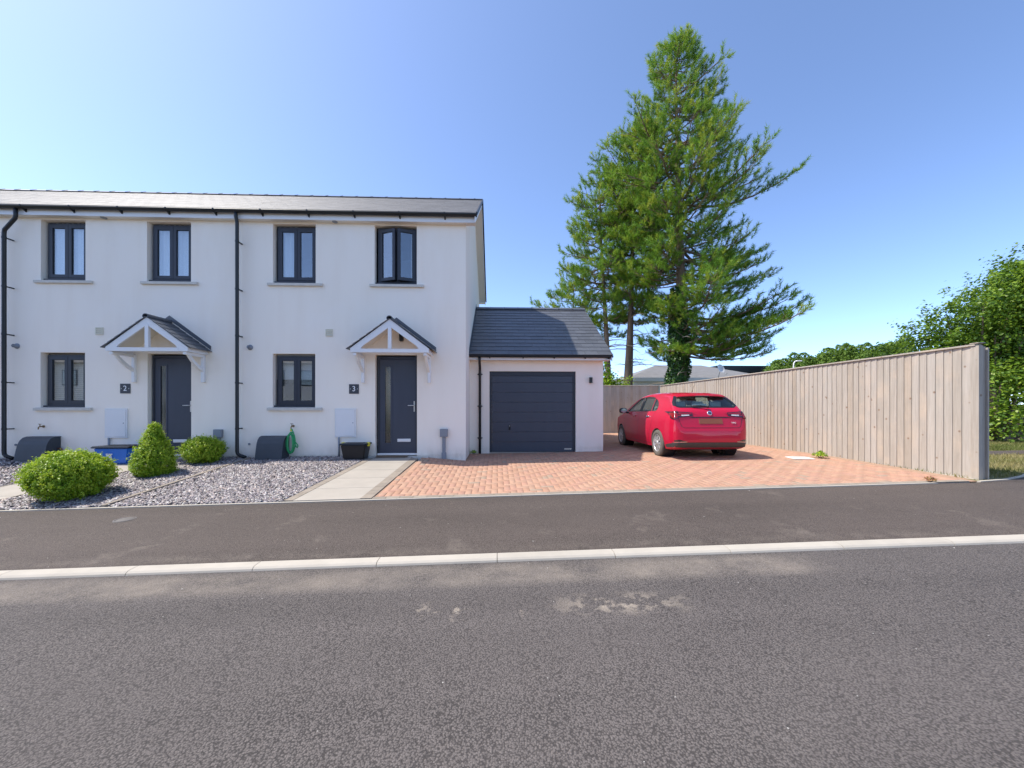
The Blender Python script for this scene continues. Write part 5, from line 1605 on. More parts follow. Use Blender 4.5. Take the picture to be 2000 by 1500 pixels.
# ------------------------------------------------------------------ pines
def pine(label, base, height, r0, top_shift, reach, zlow, nlev, seed, dens=1.0, needle=(0.14, 0.25), per=(4, 6), ivy=0.0, bare=4, name='pine_tree', warm=0.0, upturn=0.10, nw=0.010):
    g = np.random.default_rng(seed)
    bx, by = base; zb = 0.15
    root = thing(name, (bx, by, zb), label, 'tree', 'pines behind the back fence')
    sway = g.uniform(-1, 1, 4)

    def trunk(z):
        t = max(0, min(1, (z - zb) / (height - zb)))
        return Vector((bx + top_shift[0] * t + 0.12 * sway[0] * math.sin(5 * t + sway[2]), by + top_shift[1] * t + 0.12 * sway[1] * math.sin(4 * t + sway[3]), z))
    tm = MB()
    zs = rng(zb - 0.2, height, 26)
    tm.tube([trunk(z) for z in zs], [max(0.02, r0 * (1 - max(0.0, (z - zb) / (height - zb)) ** 0.85 * 0.97) * (1 + 0.25 * math.exp(-max(0, z - zb) / 0.6))) for z in zs], 12)
    tk = tm.build('trunk', MAT['bark'], root)
    limbs = MB()
    TC, TD, TL, TV = [], [], [], []
    levels = np.linspace(zlow, height - 0.4, nlev)
    for z in levels:
        f = (z - zlow) / (height - zlow)
        for k in range(int(g.integers(*per))):
            az = g.uniform(0, 2 * PI)
            if g.uniform(0, 1) < 0.04: continue
            R = reach(z, az) * (0.95 + 0.22 * math.sin(2.3 * z + 3 * az + seed) * math.sin(1.1 * z + 2 * az))
            L_ = max(0.35, R * g.uniform(0.62, 1.06))
            zz = z + g.uniform(-0.3, 0.3)
            p0 = trunk(zz)
            e0 = -0.06 + 0.42 * max(0.0, f) ** 2.5 + g.uniform(-0.14, 0.14); e1 = upturn + g.uniform(-0.10, 0.10)
            h = Vector((math.cos(az), math.sin(az), 0)); side = Vector((-h.y, h.x, 0)); bend = g.uniform(-0.28, 0.28); wob = g.uniform(-1, 1)
            path = []
            for t in np.linspace(0, 1, 7):
                path.append(p0 + h * (L_ * t) + side * (L_ * bend * t * t + 0.05 * L_ * wob * math.sin(5 * t)) + Vector((0, 0, L_ * (e0 * t + e1 * t ** 2.5 - 0.07 * math.sin(PI * t)))))
            rb = min(0.085, 0.014 + 0.014 * L_)
            limbs.tube(path, [rb * (1 - 0.85 * i / 6) for i in range(7)], 5, cap=False)
            npts = max(4, int(L_ * 3.3 * dens))
            for i in range(npts):
                t = 0.30 + 0.70 * (i + g.uniform(0, 1)) / npts
                t = min(t, 0.999); q = t * 6; i0 = int(q); fr = q - i0
                p = path[i0].lerp(path[i0 + 1], fr); d = (path[i0 + 1] - path[i0]).normalized()
                for s_ in (-1, 1):
                    tl = (0.25 + 0.26 * L_ * (1.12 - t)) * g.uniform(0.5, 1.3)
                    td = (d * 0.75 + side * (s_ * g.uniform(0.5, 1.0)) + Vector((0, 0, g.uniform(0.0, 0.5)))).normalized()
                    e = p + td * tl + Vector((0, 0, 0.05 * tl))
                    if tl > 0.35: limbs.tube([p, p.lerp(e, 0.55), e], [0.012, 0.008, 0.004], 3, cap=False)
                    m_ = max(1, int(tl / 0.36))
                    for j in range(m_):
                        u = (j + 1) / m_
                        c = p.lerp(e, u) + Vector(g.normal(0, 0.05, 3))
                        TC.append(c); dd = (td + Vector((0, 0, 0.42)) + Vector(g.normal(0, 0.26, 3))).normalized(); TD.append(dd)
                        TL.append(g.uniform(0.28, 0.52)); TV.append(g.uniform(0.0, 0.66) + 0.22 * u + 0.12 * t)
            TC.append(path[-1]); TD.append((path[-1] - path[-2]).normalized() + Vector((0, 0, 0.4))); TL.append(0.5); TV.append(0.75)
    # the leader
    for k in range(9):
        z = height - 0.05 - 0.16 * k; a = g.uniform(0, 2 * PI); rr = 0.10 + 0.05 * k
        TC.append(trunk(z) + Vector((rr * math.cos(a), rr * math.sin(a), 0.15))); TD.append(Vector((0.3 * math.cos(a), 0.3 * math.sin(a), 1))); TL.append(0.5); TV.append(0.6)
    # dead snags below the crown
    for k in range(bare):
        z = g.uniform(max(1.5, zlow * 0.55), zlow + 1.5); az = g.uniform(0, 2 * PI); L_ = g.uniform(0.8, 2.3); p0 = trunk(z); h = Vector((math.cos(az), math.sin(az), 0))
        pth = [p0 + h * (L_ * t) + Vector((0, 0, L_ * (0.15 * t - 0.25 * t * t) + g.uniform(-0.05, 0.05))) for t in (0, .3, .6, 1)]
        dead = MB(); dead.tube(pth, [0.035, 0.025, 0.016, 0.006], 5, cap=False)
        for t in (1, 2):
            q = pth[t]; dead.tube([q, q + Vector((g.uniform(-.5, .5), g.uniform(-.5, .5), g.uniform(-.2, .4)))], [0.012, 0.004], 4, cap=False)
        dead.build('dead_branch', MAT['deadwood'], root)
    limbs.build('limbs', MAT['bark'], root)
    TC = np.array([list(v) for v in TC]); TD = np.array([list(v) for v in TD]); TD /= np.linalg.norm(TD, axis=1, keepdims=True)
    TL = np.array(TL); TV = np.array(TV); n = len(TC); K = 52
    u = g.uniform(-0.5, 0.5, (n, K)); ra = g.uniform(0, 2 * PI, (n, K))
    ref = np.where(np.abs(TD[:, 2:3]) < 0.9, np.array([[0, 0, 1.0]]), np.array([[1.0, 0, 0]]))
    A = np.cross(TD, ref); A /= np.linalg.norm(A, axis=1, keepdims=True); B = np.cross(TD, A)
    rad = A[:, None] * np.cos(ra)[..., None] + B[:, None] * np.sin(ra)[..., None]
    bpos = TC[:, None] + TD[:, None] * (u * TL[:, None])[..., None]
    nd = rad * g.uniform(0.6, 1.0, (n, K, 1)) + TD[:, None] * g.uniform(0.5, 1.1, (n, K, 1)); nd /= np.linalg.norm(nd, axis=2, keepdims=True)
    nl = g.uniform(needle[0], needle[1], (n, K, 1))
    pw = np.cross(nd, g.normal(0, 1, (n, K, 3))); pw /= np.linalg.norm(pw, axis=2, keepdims=True)
    V = np.stack([bpos + pw * nw, bpos - pw * nw, bpos + nd * nl], 2).reshape(-1, 3)
    F = np.arange(n * K * 3).reshape(-1, 3)
    cv = np.repeat(TV, K) + g.uniform(-0.12, 0.12, n * K) + warm
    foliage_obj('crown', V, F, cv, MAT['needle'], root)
    if ivy:
        ni = int(2600 * ivy)
        z = zb + (ivy - 0.0) * g.uniform(0, 1, ni) ** 1.15; th = g.uniform(0, 2 * PI, ni)
        rr = np.interp(z, [0, 1.2, 2.5, 5, ivy], [0.62, 0.62, 0.52, 0.50, 0.34]) * (1 + 0.28 * np.sin(3.1 * z + 2 * th) * np.sin(1.7 * z + th)) * g.uniform(0.75, 1.12, ni)
        C = np.stack([bx + rr * np.cos(th), by + rr * np.sin(th), z], 1); D = np.stack([np.cos(th), np.sin(th), np.full(ni, 0.5)], 1)
        V, F = leaves(C, D, g.uniform(0.07, 0.13, ni), g, 0.9, 0.3)
        foliage_obj('ivy', V, F, g.uniform(0, 1, ni) ** 1.3, MAT['ivy'], root)
    return root


def lerp_tab(tab):
    zs = [t[0] for t in tab]
    def f(z, az):
        L_ = np.interp(z, zs, [t[1] for t in tab]); R_ = np.interp(z, zs, [t[2] for t in tab])
        w = 0.5 + 0.5 * math.cos(az)
        return L_ + (R_ - L_) * w
    return f


main_reach = lerp_tab([(3.2, 1.5, 3.6), (4.5, 1.7, 4.6), (7.3, 2.1, 5.4), (10, 3.1, 5.3), (12.6, 3.9, 4.6), (15, 3.3, 3.4), (16.5, 2.7, 2.8), (18.5, 1.5, 1.6), (20, 0.9, 1.0), (21.4, 0.35, 0.4)])
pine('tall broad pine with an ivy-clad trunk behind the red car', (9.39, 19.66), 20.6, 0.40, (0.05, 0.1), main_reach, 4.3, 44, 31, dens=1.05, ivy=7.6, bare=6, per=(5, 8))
pine('slender pine with a straight bare trunk, nearest the ivy-clad one', (7.33, 21.7), 17.6, 0.26, (0.55, 0.2), lerp_tab([(6, 1.0, 1.2), (9, 2.2, 2.1), (13, 2.7, 2.5), (16, 1.7, 1.7), (17.6, .4, .4)]), 6.6, 28, 41, dens=1.0, per=(4, 7), bare=9)
pine('slender dark-trunked pine rising just right of the garage roof', (6.55, 22.4), 15.8, 0.23, (-0.5, 0.2), lerp_tab([(5.5, 1.3, 1.1), (8.5, 2.5, 1.9), (12, 2.6, 2.1), (15.8, .6, .6)]), 6.0, 26, 42, dens=1.0, per=(4, 6), bare=9)
pine('thin pine stem between the straight bare trunk and the ivy-clad pine', (8.05, 23.3), 16.6, 0.18, (0.35, 0.2), lerp_tab([(8, 1.2, 1.2), (11, 2.0, 2.2), (14, 1.8, 1.8), (16.6, .4, .4)]), 7.0, 20, 43, dens=1.0, bare=7)
pine('low spreading pine showing above the garage ridge', (4.6, 24.2), 9.6, 0.24, (0.2, 0.2), lerp_tab([(5, 2.4, 2.2), (7, 2.6, 2.4), (9.6, .8, .8)]), 5.0, 12, 44, dens=1.2, bare=3)


# ------------------------------------------------------------------ broad-leaved trees and shrubs
def broadleaf(name, label, base, clumps, nleaf, lsize, seed, mat='broad', cat='tree', group=None, tr=0.16, zb=0.25, flat=0.7):
    g = np.random.default_rng(seed)
    root = thing(name, (base[0], base[1], zb), label, cat, group)
    m = MB(); Vs, Fs, Cs = [], [], []; off = 0
    b0 = Vector((base[0], base[1], zb - 0.2))
    for (cx, cy, cz, r) in clumps:
        c = Vector((cx, cy, cz)); mid = b0.lerp(c, 0.5) + Vector((g.uniform(-.2, .2), g.uniform(-.2, .2), g.uniform(0, .3)))
        m.tube([b0, mid, c], [tr * 0.5, tr * 0.28, 0.02], 6, cap=False)
        # a few shoots sticking out
        n = int(nleaf * r * r)
        d = g.normal(0, 1, (n, 3)); d /= np.linalg.norm(d, axis=1, keepdims=True)
        rad = r * np.clip(1 - np.abs(g.normal(0, 0.28, n)), 0.15, 1.1) * (1 + 0.22 * np.sin(5 * d[:, 0] + cx * 3) * np.sin(4 * d[:, 1] + 6 * d[:, 2] + cz))
        C = np.array([cx, cy, cz]) + d * rad[:, None] * np.array([1, 1, 0.85])
        ns = int(nleaf * r * 0.22)
        for k in range(4):
            e = g.normal(0, 1, 3); e[2] = abs(e[2]) + 0.6; e /= np.linalg.norm(e)
            t = g.uniform(0.7, 1.55, ns // 4)
            C2 = np.array([cx, cy, cz]) + e[None] * (t * r)[:, None] + g.normal(0, 0.09, (len(t), 3))
            C = np.concatenate([C, C2]); d = np.concatenate([d, np.tile(e, (len(t), 1))])
        V, F = leaves(C, d * 0.6, g.uniform(0.7, 1.25, len(C)) * lsize, g, 0.75, flat)
        Vs.append(V); Fs.append(F + off); off += len(V)
        Cs.append(g.uniform(0, 0.75, len(C)) + g.uniform(-0.08, 0.22))
    m.tube([b0, b0 + Vector((0.05, 0.02, 1.4)), b0 + Vector((0.0, 0.1, 2.6))], [tr, tr * 0.85, tr * 0.6], 8, cap=False)
    m.build('trunk', MAT['bark'], root)
    foliage_obj('crown', np.concatenate(Vs), np.concatenate(Fs), np.concatenate(Cs), MAT[mat], root)
    return root


random.seed(5)


def mass(cx, cy, cz, rx, ry, rz, n, r0, r1, floor=0.6):
    out = []
    while len(out) < n:
        d = Vector((random.gauss(0, 1), random.gauss(0, 1), random.gauss(0, 1))).normalized() * random.uniform(0.55, 1.0)
        p = (cx + d.x * rx, cy + d.y * ry, cz + d.z * rz)
        if p[2] > floor: out.append((*p, random.uniform(r0, r1)))
    return out


broadleaf('broadleaf_tree', 'leafy green tree whose crown shows above the near end of the fence', (17.9, 13.4), mass(17.8, 13.4, 4.2, 1.9, 1.4, 2.4, 34, 0.45, 0.85), 1150, 0.105, 61, group='broad-leaved trees right of the fence')
broadleaf('broadleaf_tree', 'tallest leafy tree, cut off by the right edge of the picture', (20.0, 12.9), mass(20.2, 12.9, 4.8, 2.7, 1.8, 3.0, 38, 0.5, 0.95), 1100, 0.11, 62, group='broad-leaved trees right of the fence')
broadleaf('broadleaf_tree', 'smaller leafy tree further along the fence, left of the bigger two', (18.2, 16.6), mass(18.0, 16.6, 3.0, 1.3, 0.8, 1.2, 9, 0.4, 0.65), 1100, 0.105, 63, group='broad-leaved trees right of the fence')
broadleaf('hedge_shrub', 'dark leafy undergrowth behind the grass at the right edge', (16.2, 12.0), mass(17.4, 12.0, 1.5, 3.6, 0.8, 1.3, 40, 0.5, 0.75, 0.35), 950, 0.105, 64, cat='shrub')
broadleaf('garden_shrub', 'bright green leafy shrub between garage corner and bare pine trunks', (5.55, 18.1), mass(5.5, 18.1, 2.25, 0.75, 0.4, 0.6, 9, 0.35, 0.5) + [(5.05, 18.1, 3.3, .32), (5.0, 18.2, 3.75, .25)], 900, 0.11, 65, mat='boxleaf', cat='shrub', tr=0.06)


def conifer(label, x, y, zb, h, r, seed):
    g = np.random.default_rng(seed)
    root = thing('conifer_tree', (x, y, zb), label, 'tree', 'far row of conifers above the fence')
    Cs, Ds = [], []
    for k in range(7):
        n = 1500
        ox, oy = (0, 0) if k == 0 else (g.uniform(-1, 1) * r * 0.8, g.uniform(-1, 1) * r * 0.6)
        hh = h if k == 0 else h * g.uniform(0.82, 0.98); rk = r * g.uniform(0.7, 1.15); lx = g.uniform(-0.3, 0.3)
        t = g.uniform(0.2, 1, n) ** 0.8; th = g.uniform(0, 2 * PI, n)
        prof = np.interp(t, [0, .3, .6, .85, .95, 1], [1.0, 1.0, 0.92, 0.66, 0.40, 0.08])
        rr = rk * prof * (1 + 0.3 * np.sin(5 * th + 9 * t + k)) * np.clip(1 - np.abs(g.normal(0, 0.22, n)), 0.3, 1.2)
        Cs.append(np.stack([x + ox + lx * t + rr * np.cos(th), y + oy + rr * np.sin(th), zb + hh * t], 1)); Ds.append(np.stack([np.cos(th), np.sin(th), np.full(n, 0.9)], 1))
    C = np.concatenate(Cs); D = np.concatenate(Ds); n = len(C)
    V, F = leaves(C, D * 0.5, g.uniform(0.12, 0.32, n), g, 0.42, 0.2)
    foliage_obj('crown', V, F, g.uniform(0, 1, n), MAT['conifer'], root)
    m = MB(); m.tube([(x, y, zb - .3), (x, y, zb + h * 0.8)], [0.16, 0.03], 6); m.build('trunk', MAT['bark'], root)


names = ['leftmost', 'second', 'third', 'fourth', 'fifth', 'sixth', 'seventh', 'eighth', 'ninth', 'tenth', 'eleventh', 'rightmost']
for i in range(12):
    px = 1528 + i * 21 + random.uniform(-6, 6); d = 35 + random.uniform(-1, 1)
    rx_ = (px - 1000) / 751
    X, Y = (rx_ * 0.9993 + 0.0373) * d, (0.9993 - rx_ * 0.0373) * d
    top = 5.9 + 0.165 * i + random.uniform(-0.45, 0.5)
    conifer('%s of the dark green conifers showing in a row above the fence' % names[i], X, Y, 0.2, top, 1.3 + random.uniform(-0.15, 0.4), 80 + i)

# ------------------------------------------------------------------ buildings behind the fence
MAT['greyroof'] = M('grey_felt_slate', (0.22, 0.215, 0.21), 0.8, var=0.25, vscale=3, bmp=0.4, bscale=9)
MAT['blackclad'] = M('black_cladding', (0.018, 0.018, 0.022), 0.5, var=0.2)
MAT['whitewall'] = M('white_wall', (0.80, 0.79, 0.77), 0.85, var=0.08)
bg_ = thing('bungalow', (14, 29, 0.2), 'low white bungalow with grey hipped roof behind the pines', 'house')
m = MB(); m.box(9.3, 19.0, 26.2, 33.0, 0.0, 3.58); m.build('wall', MAT['whitewall'], bg_)
x0, x1, y0, y1, ze, zr = 8.95, 19.35, 25.85, 33.35, 3.56, 4.85
m = MB(); m.add([(x0, y0, ze), (x1, y0, ze), (x1, y1, ze), (x0, y1, ze), (x0 + 3.4, 29.6, zr), (x1 - 3.4, 29.6, zr)], [(0, 1, 5, 4), (1, 2, 5), (2, 3, 4, 5), (3, 0, 4), (3, 2, 1, 0)])
rf = m.build('roof', MAT['greyroof'], bg_)
m = MB(); m.box(x0, x1, y0 - 0.02, y0 + 0.01, ze - 0.24, ze + 0.02); m.build('fascia', MAT['white'], bg_)
for xa in (10.2, 12.6, 15.5):
    w = box_part('window', MAT['white'], bg_, xa, xa + 1.4, 26.15, 26.24, 1.2, 2.5); box_part('pane', MAT['dglass'], w, xa + .08, xa + 1.32, 26.13, 26.149, 1.28, 2.42)
dish = thing('satellite_dish', (15.1, 25.6, 3.3), 'pale round satellite dish on a bracket before the grey roof', 'satellite dish')
m = MB(); m.lathe([(0.0, 0.07), (0.12, 0.062), (0.22, 0.04), (0.30, 0.0), (0.31, 0.0)], (0, 0, 0), 'y', n=24)
R = Matrix.Translation((15.1, 25.45, 4.18)) @ Matrix.Rotation(0.35, 4, 'Z') @ Matrix.Rotation(-0.35, 4, 'X')
m.v = [tuple(R @ Vector(v)) for v in m.v]; m.build('reflector', MAT['pale'], dish)
m = MB(); m.tube([(15.1, 25.85, 3.2), (15.1, 25.75, 3.7), (15.1, 25.55, 4.15)], 0.03, 6); m.tube([(15.1, 25.45, 3.95), (15.2, 25.05, 3.75), (15.25, 24.95, 3.85)], 0.02, 6); m.build('bracket_arm', MAT['grey'], dish)
fb = thing('flat_roof_building', (27, 40, 0.2), 'dark flat-roofed building with deep black fascia beyond the bungalow', 'building')
m = MB(); m.box(22.4, 36.0, 38.0, 46.0, 0, 5.0); m.build('wall', MAT['blackclad'], fb)
m = MB(); m.box(21.6, 37.0, 37.2, 46.8, 5.0, 5.70); m.build('roof_fascia', MAT['blackclad'], fb)
lp = thing('street_lamp', (25.6, 32.1, 0.2), 'pale hooked street lamp head above the far dark roof', 'street lamp')
m = MB(); m.tube([(25.4, 32.1, 0), (25.4, 32.1, 5.1), (25.42, 32.1, 5.35), (25.52, 32.1, 5.5), (25.7, 32.1, 5.54)], [0.07, 0.05, 0.05, 0.05, 0.05], 8); m.build('pole', MAT['pale'], lp)
m = MB(); m.cbox(25.62, 26.1, 32.0, 32.2, 5.49, 5.6, b=0.03); m.build('lamp_head', MAT['pale'], lp)

# ------------------------------------------------------------------ grass to the right of the fence
fanx = [p[0] for p in fan]; fany = [p[1] for p in fan]
vz = lambda x, y: 0.365 + 0.012 * (min(x, 24) - 7.5) - 0.006 * (y - 6)
m = MB()
xs = [7.47, 8.0, 8.55, 9.2, 10.2, 11, 12, 13, 14, 17, 20, 26, 34]
for xa, xb in zip(xs, xs[1:]):
    fa, fb_ = np.interp(xa, fanx, fany) + 0.03, np.interp(xb, fanx, fany) + 0.03
    for k in range(8):
        t0, t1 = k / 8, (k + 1) / 8
        ya0, ya1 = fa + (24 - fa) * t0, fa + (24 - fa) * t1; yb0, yb1 = fb_ + (24 - fb_) * t0, fb_ + (24 - fb_) * t1
        m.quad((xa, ya0, vz(xa, ya0)), (xb, yb0, vz(xb, yb0)), (xb, yb1, vz(xb, yb1)), (xa, ya1, vz(xa, ya1)))
tag(m.build('grass_verge', MAT['turf']), kind='structure')
m = MB()
for xa, xb in zip(rng(7.6, 34, 14), rng(7.6, 34, 14)[1:]):
    m.quad((xa, 8.35 + .02 * xa, vz(xa, 8.5) + .012), (xb, 8.35 + .02 * xb, vz(xb, 8.5) + .012), (xb, 9.0 + .02 * xb, vz(xb, 9.1) + .012), (xa, 9.0 + .02 * xa, vz(xa, 9.1) + .012))
tag(m.build('footpath', MAT['pave']), kind='structure')
g = np.random.default_rng(77)
n = 42000
x = g.uniform(7.5, 17, n); y = g.uniform(5.9, 11.6, n)
ok = (y > np.interp(x, fanx, fany) + 0.07) & ((y < 8.33 + .02 * x) | (y > 9.02 + .02 * x)); x, y = x[ok], y[ok]; n = len(x)
z = np.array([vz(a, b) for a, b in zip(x, y)])
a = g.uniform(0, 2 * PI, n); hgt = g.uniform(0.03, 0.085, n); w = 0.006; ln = g.normal(0, 0.03, (n, 2))
V = np.stack([np.stack([x + w * np.cos(a), y + w * np.sin(a), z], 1), np.stack([x - w * np.cos(a), y - w * np.sin(a), z], 1), np.stack([x + ln[:, 0], y + ln[:, 1], z + hgt], 1)], 1).reshape(-1, 3)
cv = np.clip(0.5 + 0.4 * np.sin(1.3 * x + 2 * np.sin(y)) * np.sin(2.1 * y) + g.uniform(-0.3, 0.3, n) - 0.35 * (y > 9.2), 0, 1)
o = link('grass', fast_mesh('grass', V, np.arange(3 * n).reshape(-1, 3), col=np.repeat(cv, 3)[:, None] * np.ones((1, 3))), MAT['grassblade'])
tag(o, 'dry yellow-green grass on the verge right of the fence', 'grass', kind='stuff')

# ------------------------------------------------------------------ things standing along the walls
def gas_box(label, x0, x1, extra):
    r = thing('gas_meter_box', ((x0 + x1) / 2, 8.6, 0.36), label, 'meter box', 'curved meter boxes at the foot of the walls')
    pr = [(YF - .002, .33), (YF - .002, .875), (YF - .10, .878), (YF - .17, .855), (YF - .225, .80), (YF - .262, .72), (YF - .29, .60), (YF - .318, .45), (YF - .33, .36), (YF - .33, .33)]
    m = MB(); m.prism(pr, 0, x0 + .012, x1 - .012); m.build('body', MAT['box'], r)
    lid = [(y - (0.012 if y < YF - .05 else 0), z + (.010 if z > .5 else .004)) for y, z in pr[1:-1]]
    inn = [(y, z - .002) for y, z in pr[1:-1]][::-1]
    m = MB(); m.prism(lid + inn, 0, x0, x1); m.build('hinged_cover', MAT['box'], r)
    m = MB(); m.lathe([(0, -.012), (.014, -.012), (.016, 0)], ((x0 + x1) / 2, YF - .338, .41), 'y', n=12); m.build('key_socket', MAT['black'], r)
    if extra:
        m = MB(); m.tube([(x1 - .01, YF - .06, .62), (x1 + .05, YF - .06, .63), (x1 + .075, YF - .06, .58), (x1 + .078, YF - .06, .34)], .016, 8); m.build('gas_pipe', MAT['brown'], r)


gas_box('curved dark grey meter box under the ground-floor window of number 2', -10.13, -9.53, True)
gas_box('curved dark grey meter box beside the green hose', -5.20, -4.64, False)

# garden hose hung on the tap of number 3
MAT['hose'] = M('green_hose', (0.02, 0.34, 0.11), 0.4, var=0.15, vscale=20)
MAT['yellow'] = M('yellow_plastic', (0.70, 0.62, 0.05), 0.4, var=0.08)
hs = thing('garden_hose', (-4.52, 8.62, 0.42), 'coiled green garden hose hanging from the wall tap', 'hose')
m = MB(); tx = -4.56
loop = []
for k in range(4 * 22 + 1):
    a = 2 * PI * k / 22 + PI / 2; q = k / 88
    rx_, rz_ = .072 + .012 * math.sin(5 * q), .215 + .02 * math.sin(7 * q)
    loop.append((tx + .005 + rx_ * math.cos(a) + .012 * math.sin(9 * q), 8.665 - .075 * q + .01 * math.sin(a), .745 - .035 * q + rz_ * math.sin(a)))
m.tube(loop, .0125, 7)
m.tube([(tx + .0, 8.665, 1.04), (tx + .03, 8.65, 1.03), (tx + .065, 8.64, .96), (tx + .075, 8.64, .86), (tx + .095, 8.645, .76), (tx + .145, 8.65, .70), (tx + .16, 8.65, .66), (tx + .145, 8.65, .63), (tx + .115, 8.65, .645), (tx + .085, 8.65, .74), (tx + .06, 8.645, .86), (tx + .02, 8.65, .95)], .0125, 7)
m.build('hose_coil', MAT['hose'], hs)
m = MB(); m.lathe([(.014, 0), (.019, .01), (.019, .05), (.015, .06)], (tx, 8.665, .985), n=10); m.build('hose_connector', MAT['yellow'], hs)

# black storage tub with yellow clips
tb = thing('storage_tub', (-3.10, 8.52, gz(-3.1, 8.5)), 'black plastic storage tub with yellow clips beside the door', 'storage box')
z0 = gz(-3.1, 8.5) + .01
def taper(cx, cy, z0, z1, w0, d0, w1, d1, b=.02):
    m = MB(); bm = bmesh.new(); bmesh.ops.create_cube(bm, size=1)
    for v in bm.verts:
        top = v.co.z > 0
        v.co = Vector((cx + v.co.x * (w1 if top else w0), cy + v.co.y * (d1 if top else d0), z1 if top else z0))
    bmesh.ops.bevel(bm, geom=[e for e in bm.edges], offset=b, segments=2, affect='EDGES'); m.bm(bm); bm.free(); return m
taper(-3.10, 8.535, z0, z0 + .325, .44, .28, .53, .37).build('tub', MAT['black'], tb)
m = taper(-3.10, 8.535, z0 + .316, z0 + .352, .585, .425, .565, .405, .012); m.box(-3.27, -2.93, 8.45, 8.62, z0 + .35, z0 + .36); m.build('lid', MAT['black'], tb)
for s_ in (-1, 1):
    m = MB(); m.cbox(-3.10 + s_ * .275 - .025, -3.10 + s_ * .275 + .025, 8.49, 8.58, z0 + .28, z0 + .366, b=.008); m.build('clip', MAT['yellow'], tb)

# blue recycling box
MAT['blue'] = M('recycling_blue', (0.015, 0.14, 0.55), 0.45, var=0.1)
rc = thing('recycling_box', (-7.88, 8.33, gz(-7.88, 8.33)), 'blue recycling box with black lid behind the big shrub', 'recycling box')
z0 = gz(-7.88, 8.3) + .012
taper(-7.88, 8.35, z0, z0 + .335, .58, .36, .70, .45, .025).build('box', MAT['blue'], rc)
m = taper(-7.88, 8.35, z0 + .325, z0 + .365, .77, .51, .74, .48, .014); m.box(-8.03, -7.65, 8.25, 8.45, z0 + .362, z0 + .376); m.build('lid', MAT['black'], rc)
m = MB()
for r_, (zz_, n_, w_) in enumerate(((.195, 5, .014), (.165, 4, .020), (.135, 4, .020))):
    for k in range(n_): m.box(-7.96 + k * .026, -7.96 + k * .026 + w_, 8.142 - .0, 8.150, z0 + zz_, z0 + zz_ + .022)
m.v = [(x, y - .035 + (.335 - (z - z0)) * .135 - .004, z) for x, y, z in m.v]
m.build('printed_emblem', MAT['paint'], rc)

# door mat
MAT['mat'] = M('coir_mat', (0.20, 0.14, 0.09), 0.95, var=0.35, vscale=40, bmp=0.6, bscale=200)
dm = thing('door_mat', (-2.32, 8.68, 0.418), 'worn brown mat on the step of the door numbered 3', 'door mat')
m = MB(); m.cbox(-2.69, -2.01, 8.575, 8.76, .4165, .432, b=.004); m.build('mat_pile', MAT['mat'], dm)

# slab lying by the fence, weeds
sl = thing('loose_slab', (6.62, 8.2, gz(6.62, 8.2)), 'flat pale slab lying on the blocks by the fence', 'slab')
m = MB(); z0 = gz(6.62, 8.2) + .012
m.prism([(6.38, 8.02), (6.80, 7.98), (6.86, 8.34), (6.45, 8.40)], 2, z0, z0 + .009); m.build('slab', MAT['paint'], sl)


def weed(label, x, y, r, n, seed, mat, ls=.03):
    g_ = np.random.default_rng(seed); z = gz(x, max(5.71, y))
    r_ = thing('weed', (x, y, z), label, 'weed')
    th = g_.uniform(0, 2 * PI, n); t = g_.uniform(.15, 1, n)
    C = np.stack([x + r * t * np.cos(th), y + r * t * np.sin(th), z + .02 + r * 1.1 * (1 - t * .5) * g_.uniform(.3, 1, n)], 1)
    D = np.stack([np.cos(th), np.sin(th), np.full(n, .7)], 1)
    V, F = leaves(C, D, g_.uniform(.6, 1.2, n) * ls, g_, .6, .5)
    foliage_obj('leaves', V, F, g_.uniform(0.1, 1, n), mat, r_)
    m = MB()
    for k in range(8):
        a_ = 2 * PI * k / 8; m.tube([(x, y, z), (x + r * .7 * math.cos(a_), y + r * .7 * math.sin(a_), z + r * .8)], [.004, .002], 4)
    m.build('stem', MAT['twig'], r_)


MAT['redweed'] = leaf_mat('reddish_weed', [(0.25, 0.08, 0.04), (0.35, 0.16, 0.06), (0.25, 0.22, 0.06)], 0.6, 0.2)
weed('bright green weed growing at the foot of the sunlit fence', 7.05, 8.15, .15, 260, 91, MAT['boxleaf'], .045)
weed('small reddish weed at the pavement edge near the fence end', 6.73, 5.74, .08, 120, 92, MAT['redweed'])
weed('tuft of green growing in the corner between house and garage', -0.62, 9.98, .10, 160, 93, MAT['boxleaf'])

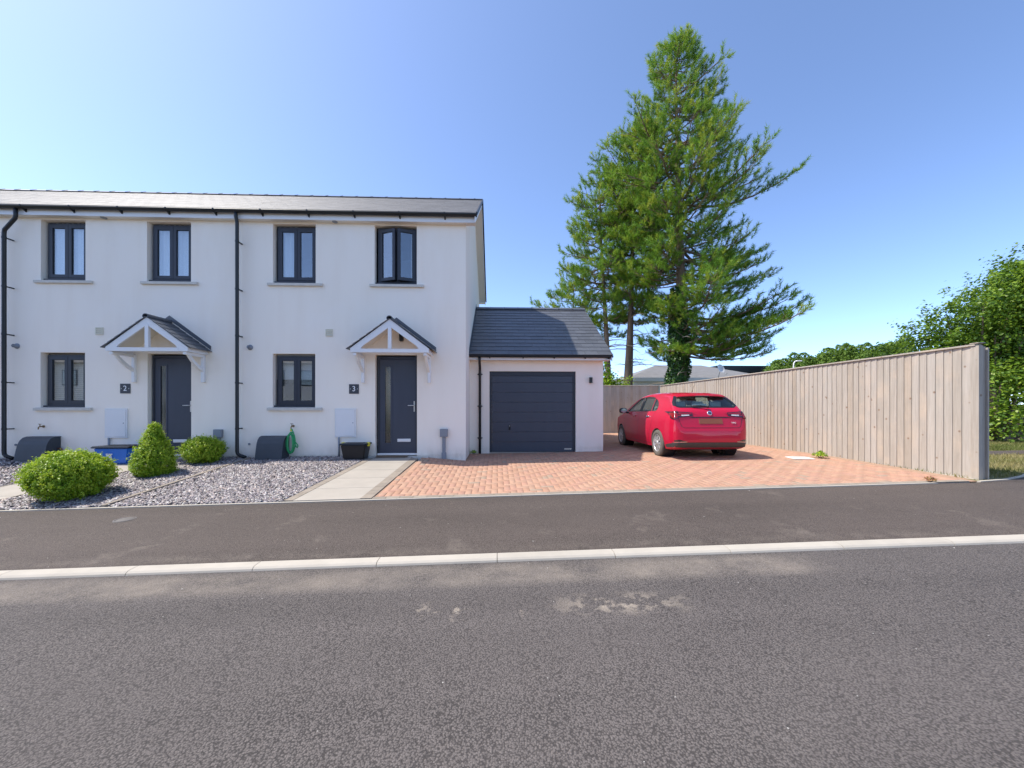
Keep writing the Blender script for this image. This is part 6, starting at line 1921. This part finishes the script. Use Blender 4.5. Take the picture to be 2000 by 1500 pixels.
# loose grit on the road and pavement
g = np.random.default_rng(55); n = 300
x = g.uniform(-7, 8, n); y = g.uniform(1.2, 5.6, n); s_ = g.uniform(.002, .0055, n) * np.where(g.uniform(0, 1, n) > .95, 2.2, 1)
z = np.array([gz(a, b) for a, b in zip(x, y)]) + s_ * .4
base = np.array([[1, 0, 0], [-.5, .8, 0], [-.5, -.8, 0], [0.1, 0, .9]])
th = g.uniform(0, 2 * PI, n); c_, q_ = np.cos(th)[:, None], np.sin(th)[:, None]
V = np.stack([(base[None, :, 0] * c_ - base[None, :, 1] * q_) * s_[:, None] * 1.4 + x[:, None], (base[None, :, 0] * q_ + base[None, :, 1] * c_) * s_[:, None] + y[:, None], base[None, :, 2] * s_[:, None] * .6 + z[:, None] - .002], 2).reshape(-1, 3)
F = (np.array([[0, 1, 3], [1, 2, 3], [2, 0, 3]])[None] + (np.arange(n) * 4)[:, None, None]).reshape(-1, 3)
cc = np.repeat(g.uniform(.25, .6, n), 4)[:, None] * np.array([[1, .95, .86]])
o = link('grit', fast_mesh('grit', V, F, col=cc), MAT['chips']); tag(o, 'pale loose grit scattered on road and pavement', 'grit', kind='stuff')

# ------------------------------------------------------------------ house across the road, mirrored in the panes
side_words = ['first from the left', 'second from the left', 'third from the left', 'right-hand end one']
for q, xc in enumerate((-35.0, -24.5, -14.0, -3.0)):
    oh = thing('facing_house', (xc, -13, 0.1), 'pale house across the road mirrored in the ground-floor panes, ' + side_words[q], 'house', 'houses across the road')
    m = MB(); m.box(xc - 4.3, xc + 4.3, -19.0, -12.5, -1.2, 4.9); m.build('wall', MAT['render'], oh)
    m = MB(); m.prism([(-12.1, 4.9), (-15.75, 7.5), (-19.4, 4.9)], 0, xc - 4.5, xc + 4.5); m.build('roof', MAT['greyroof'], oh)
    for xa in (xc - 3.5, xc - 1.2, xc + 2.2):
        for za in (0.7, 3.2):
            w = box_part('window', MAT['anth'], oh, xa, xa + 1.1, -12.52, -12.46, za, za + 1.2); box_part('pane', MAT['dglass'], w, xa + .08, xa + 1.02, -12.458, -12.45, za + .08, za + 1.12)
    d_ = box_part('door', MAT['anthdoor'], oh, xc + 0.6, xc + 1.6, -12.52, -12.45, -0.4, 1.8)
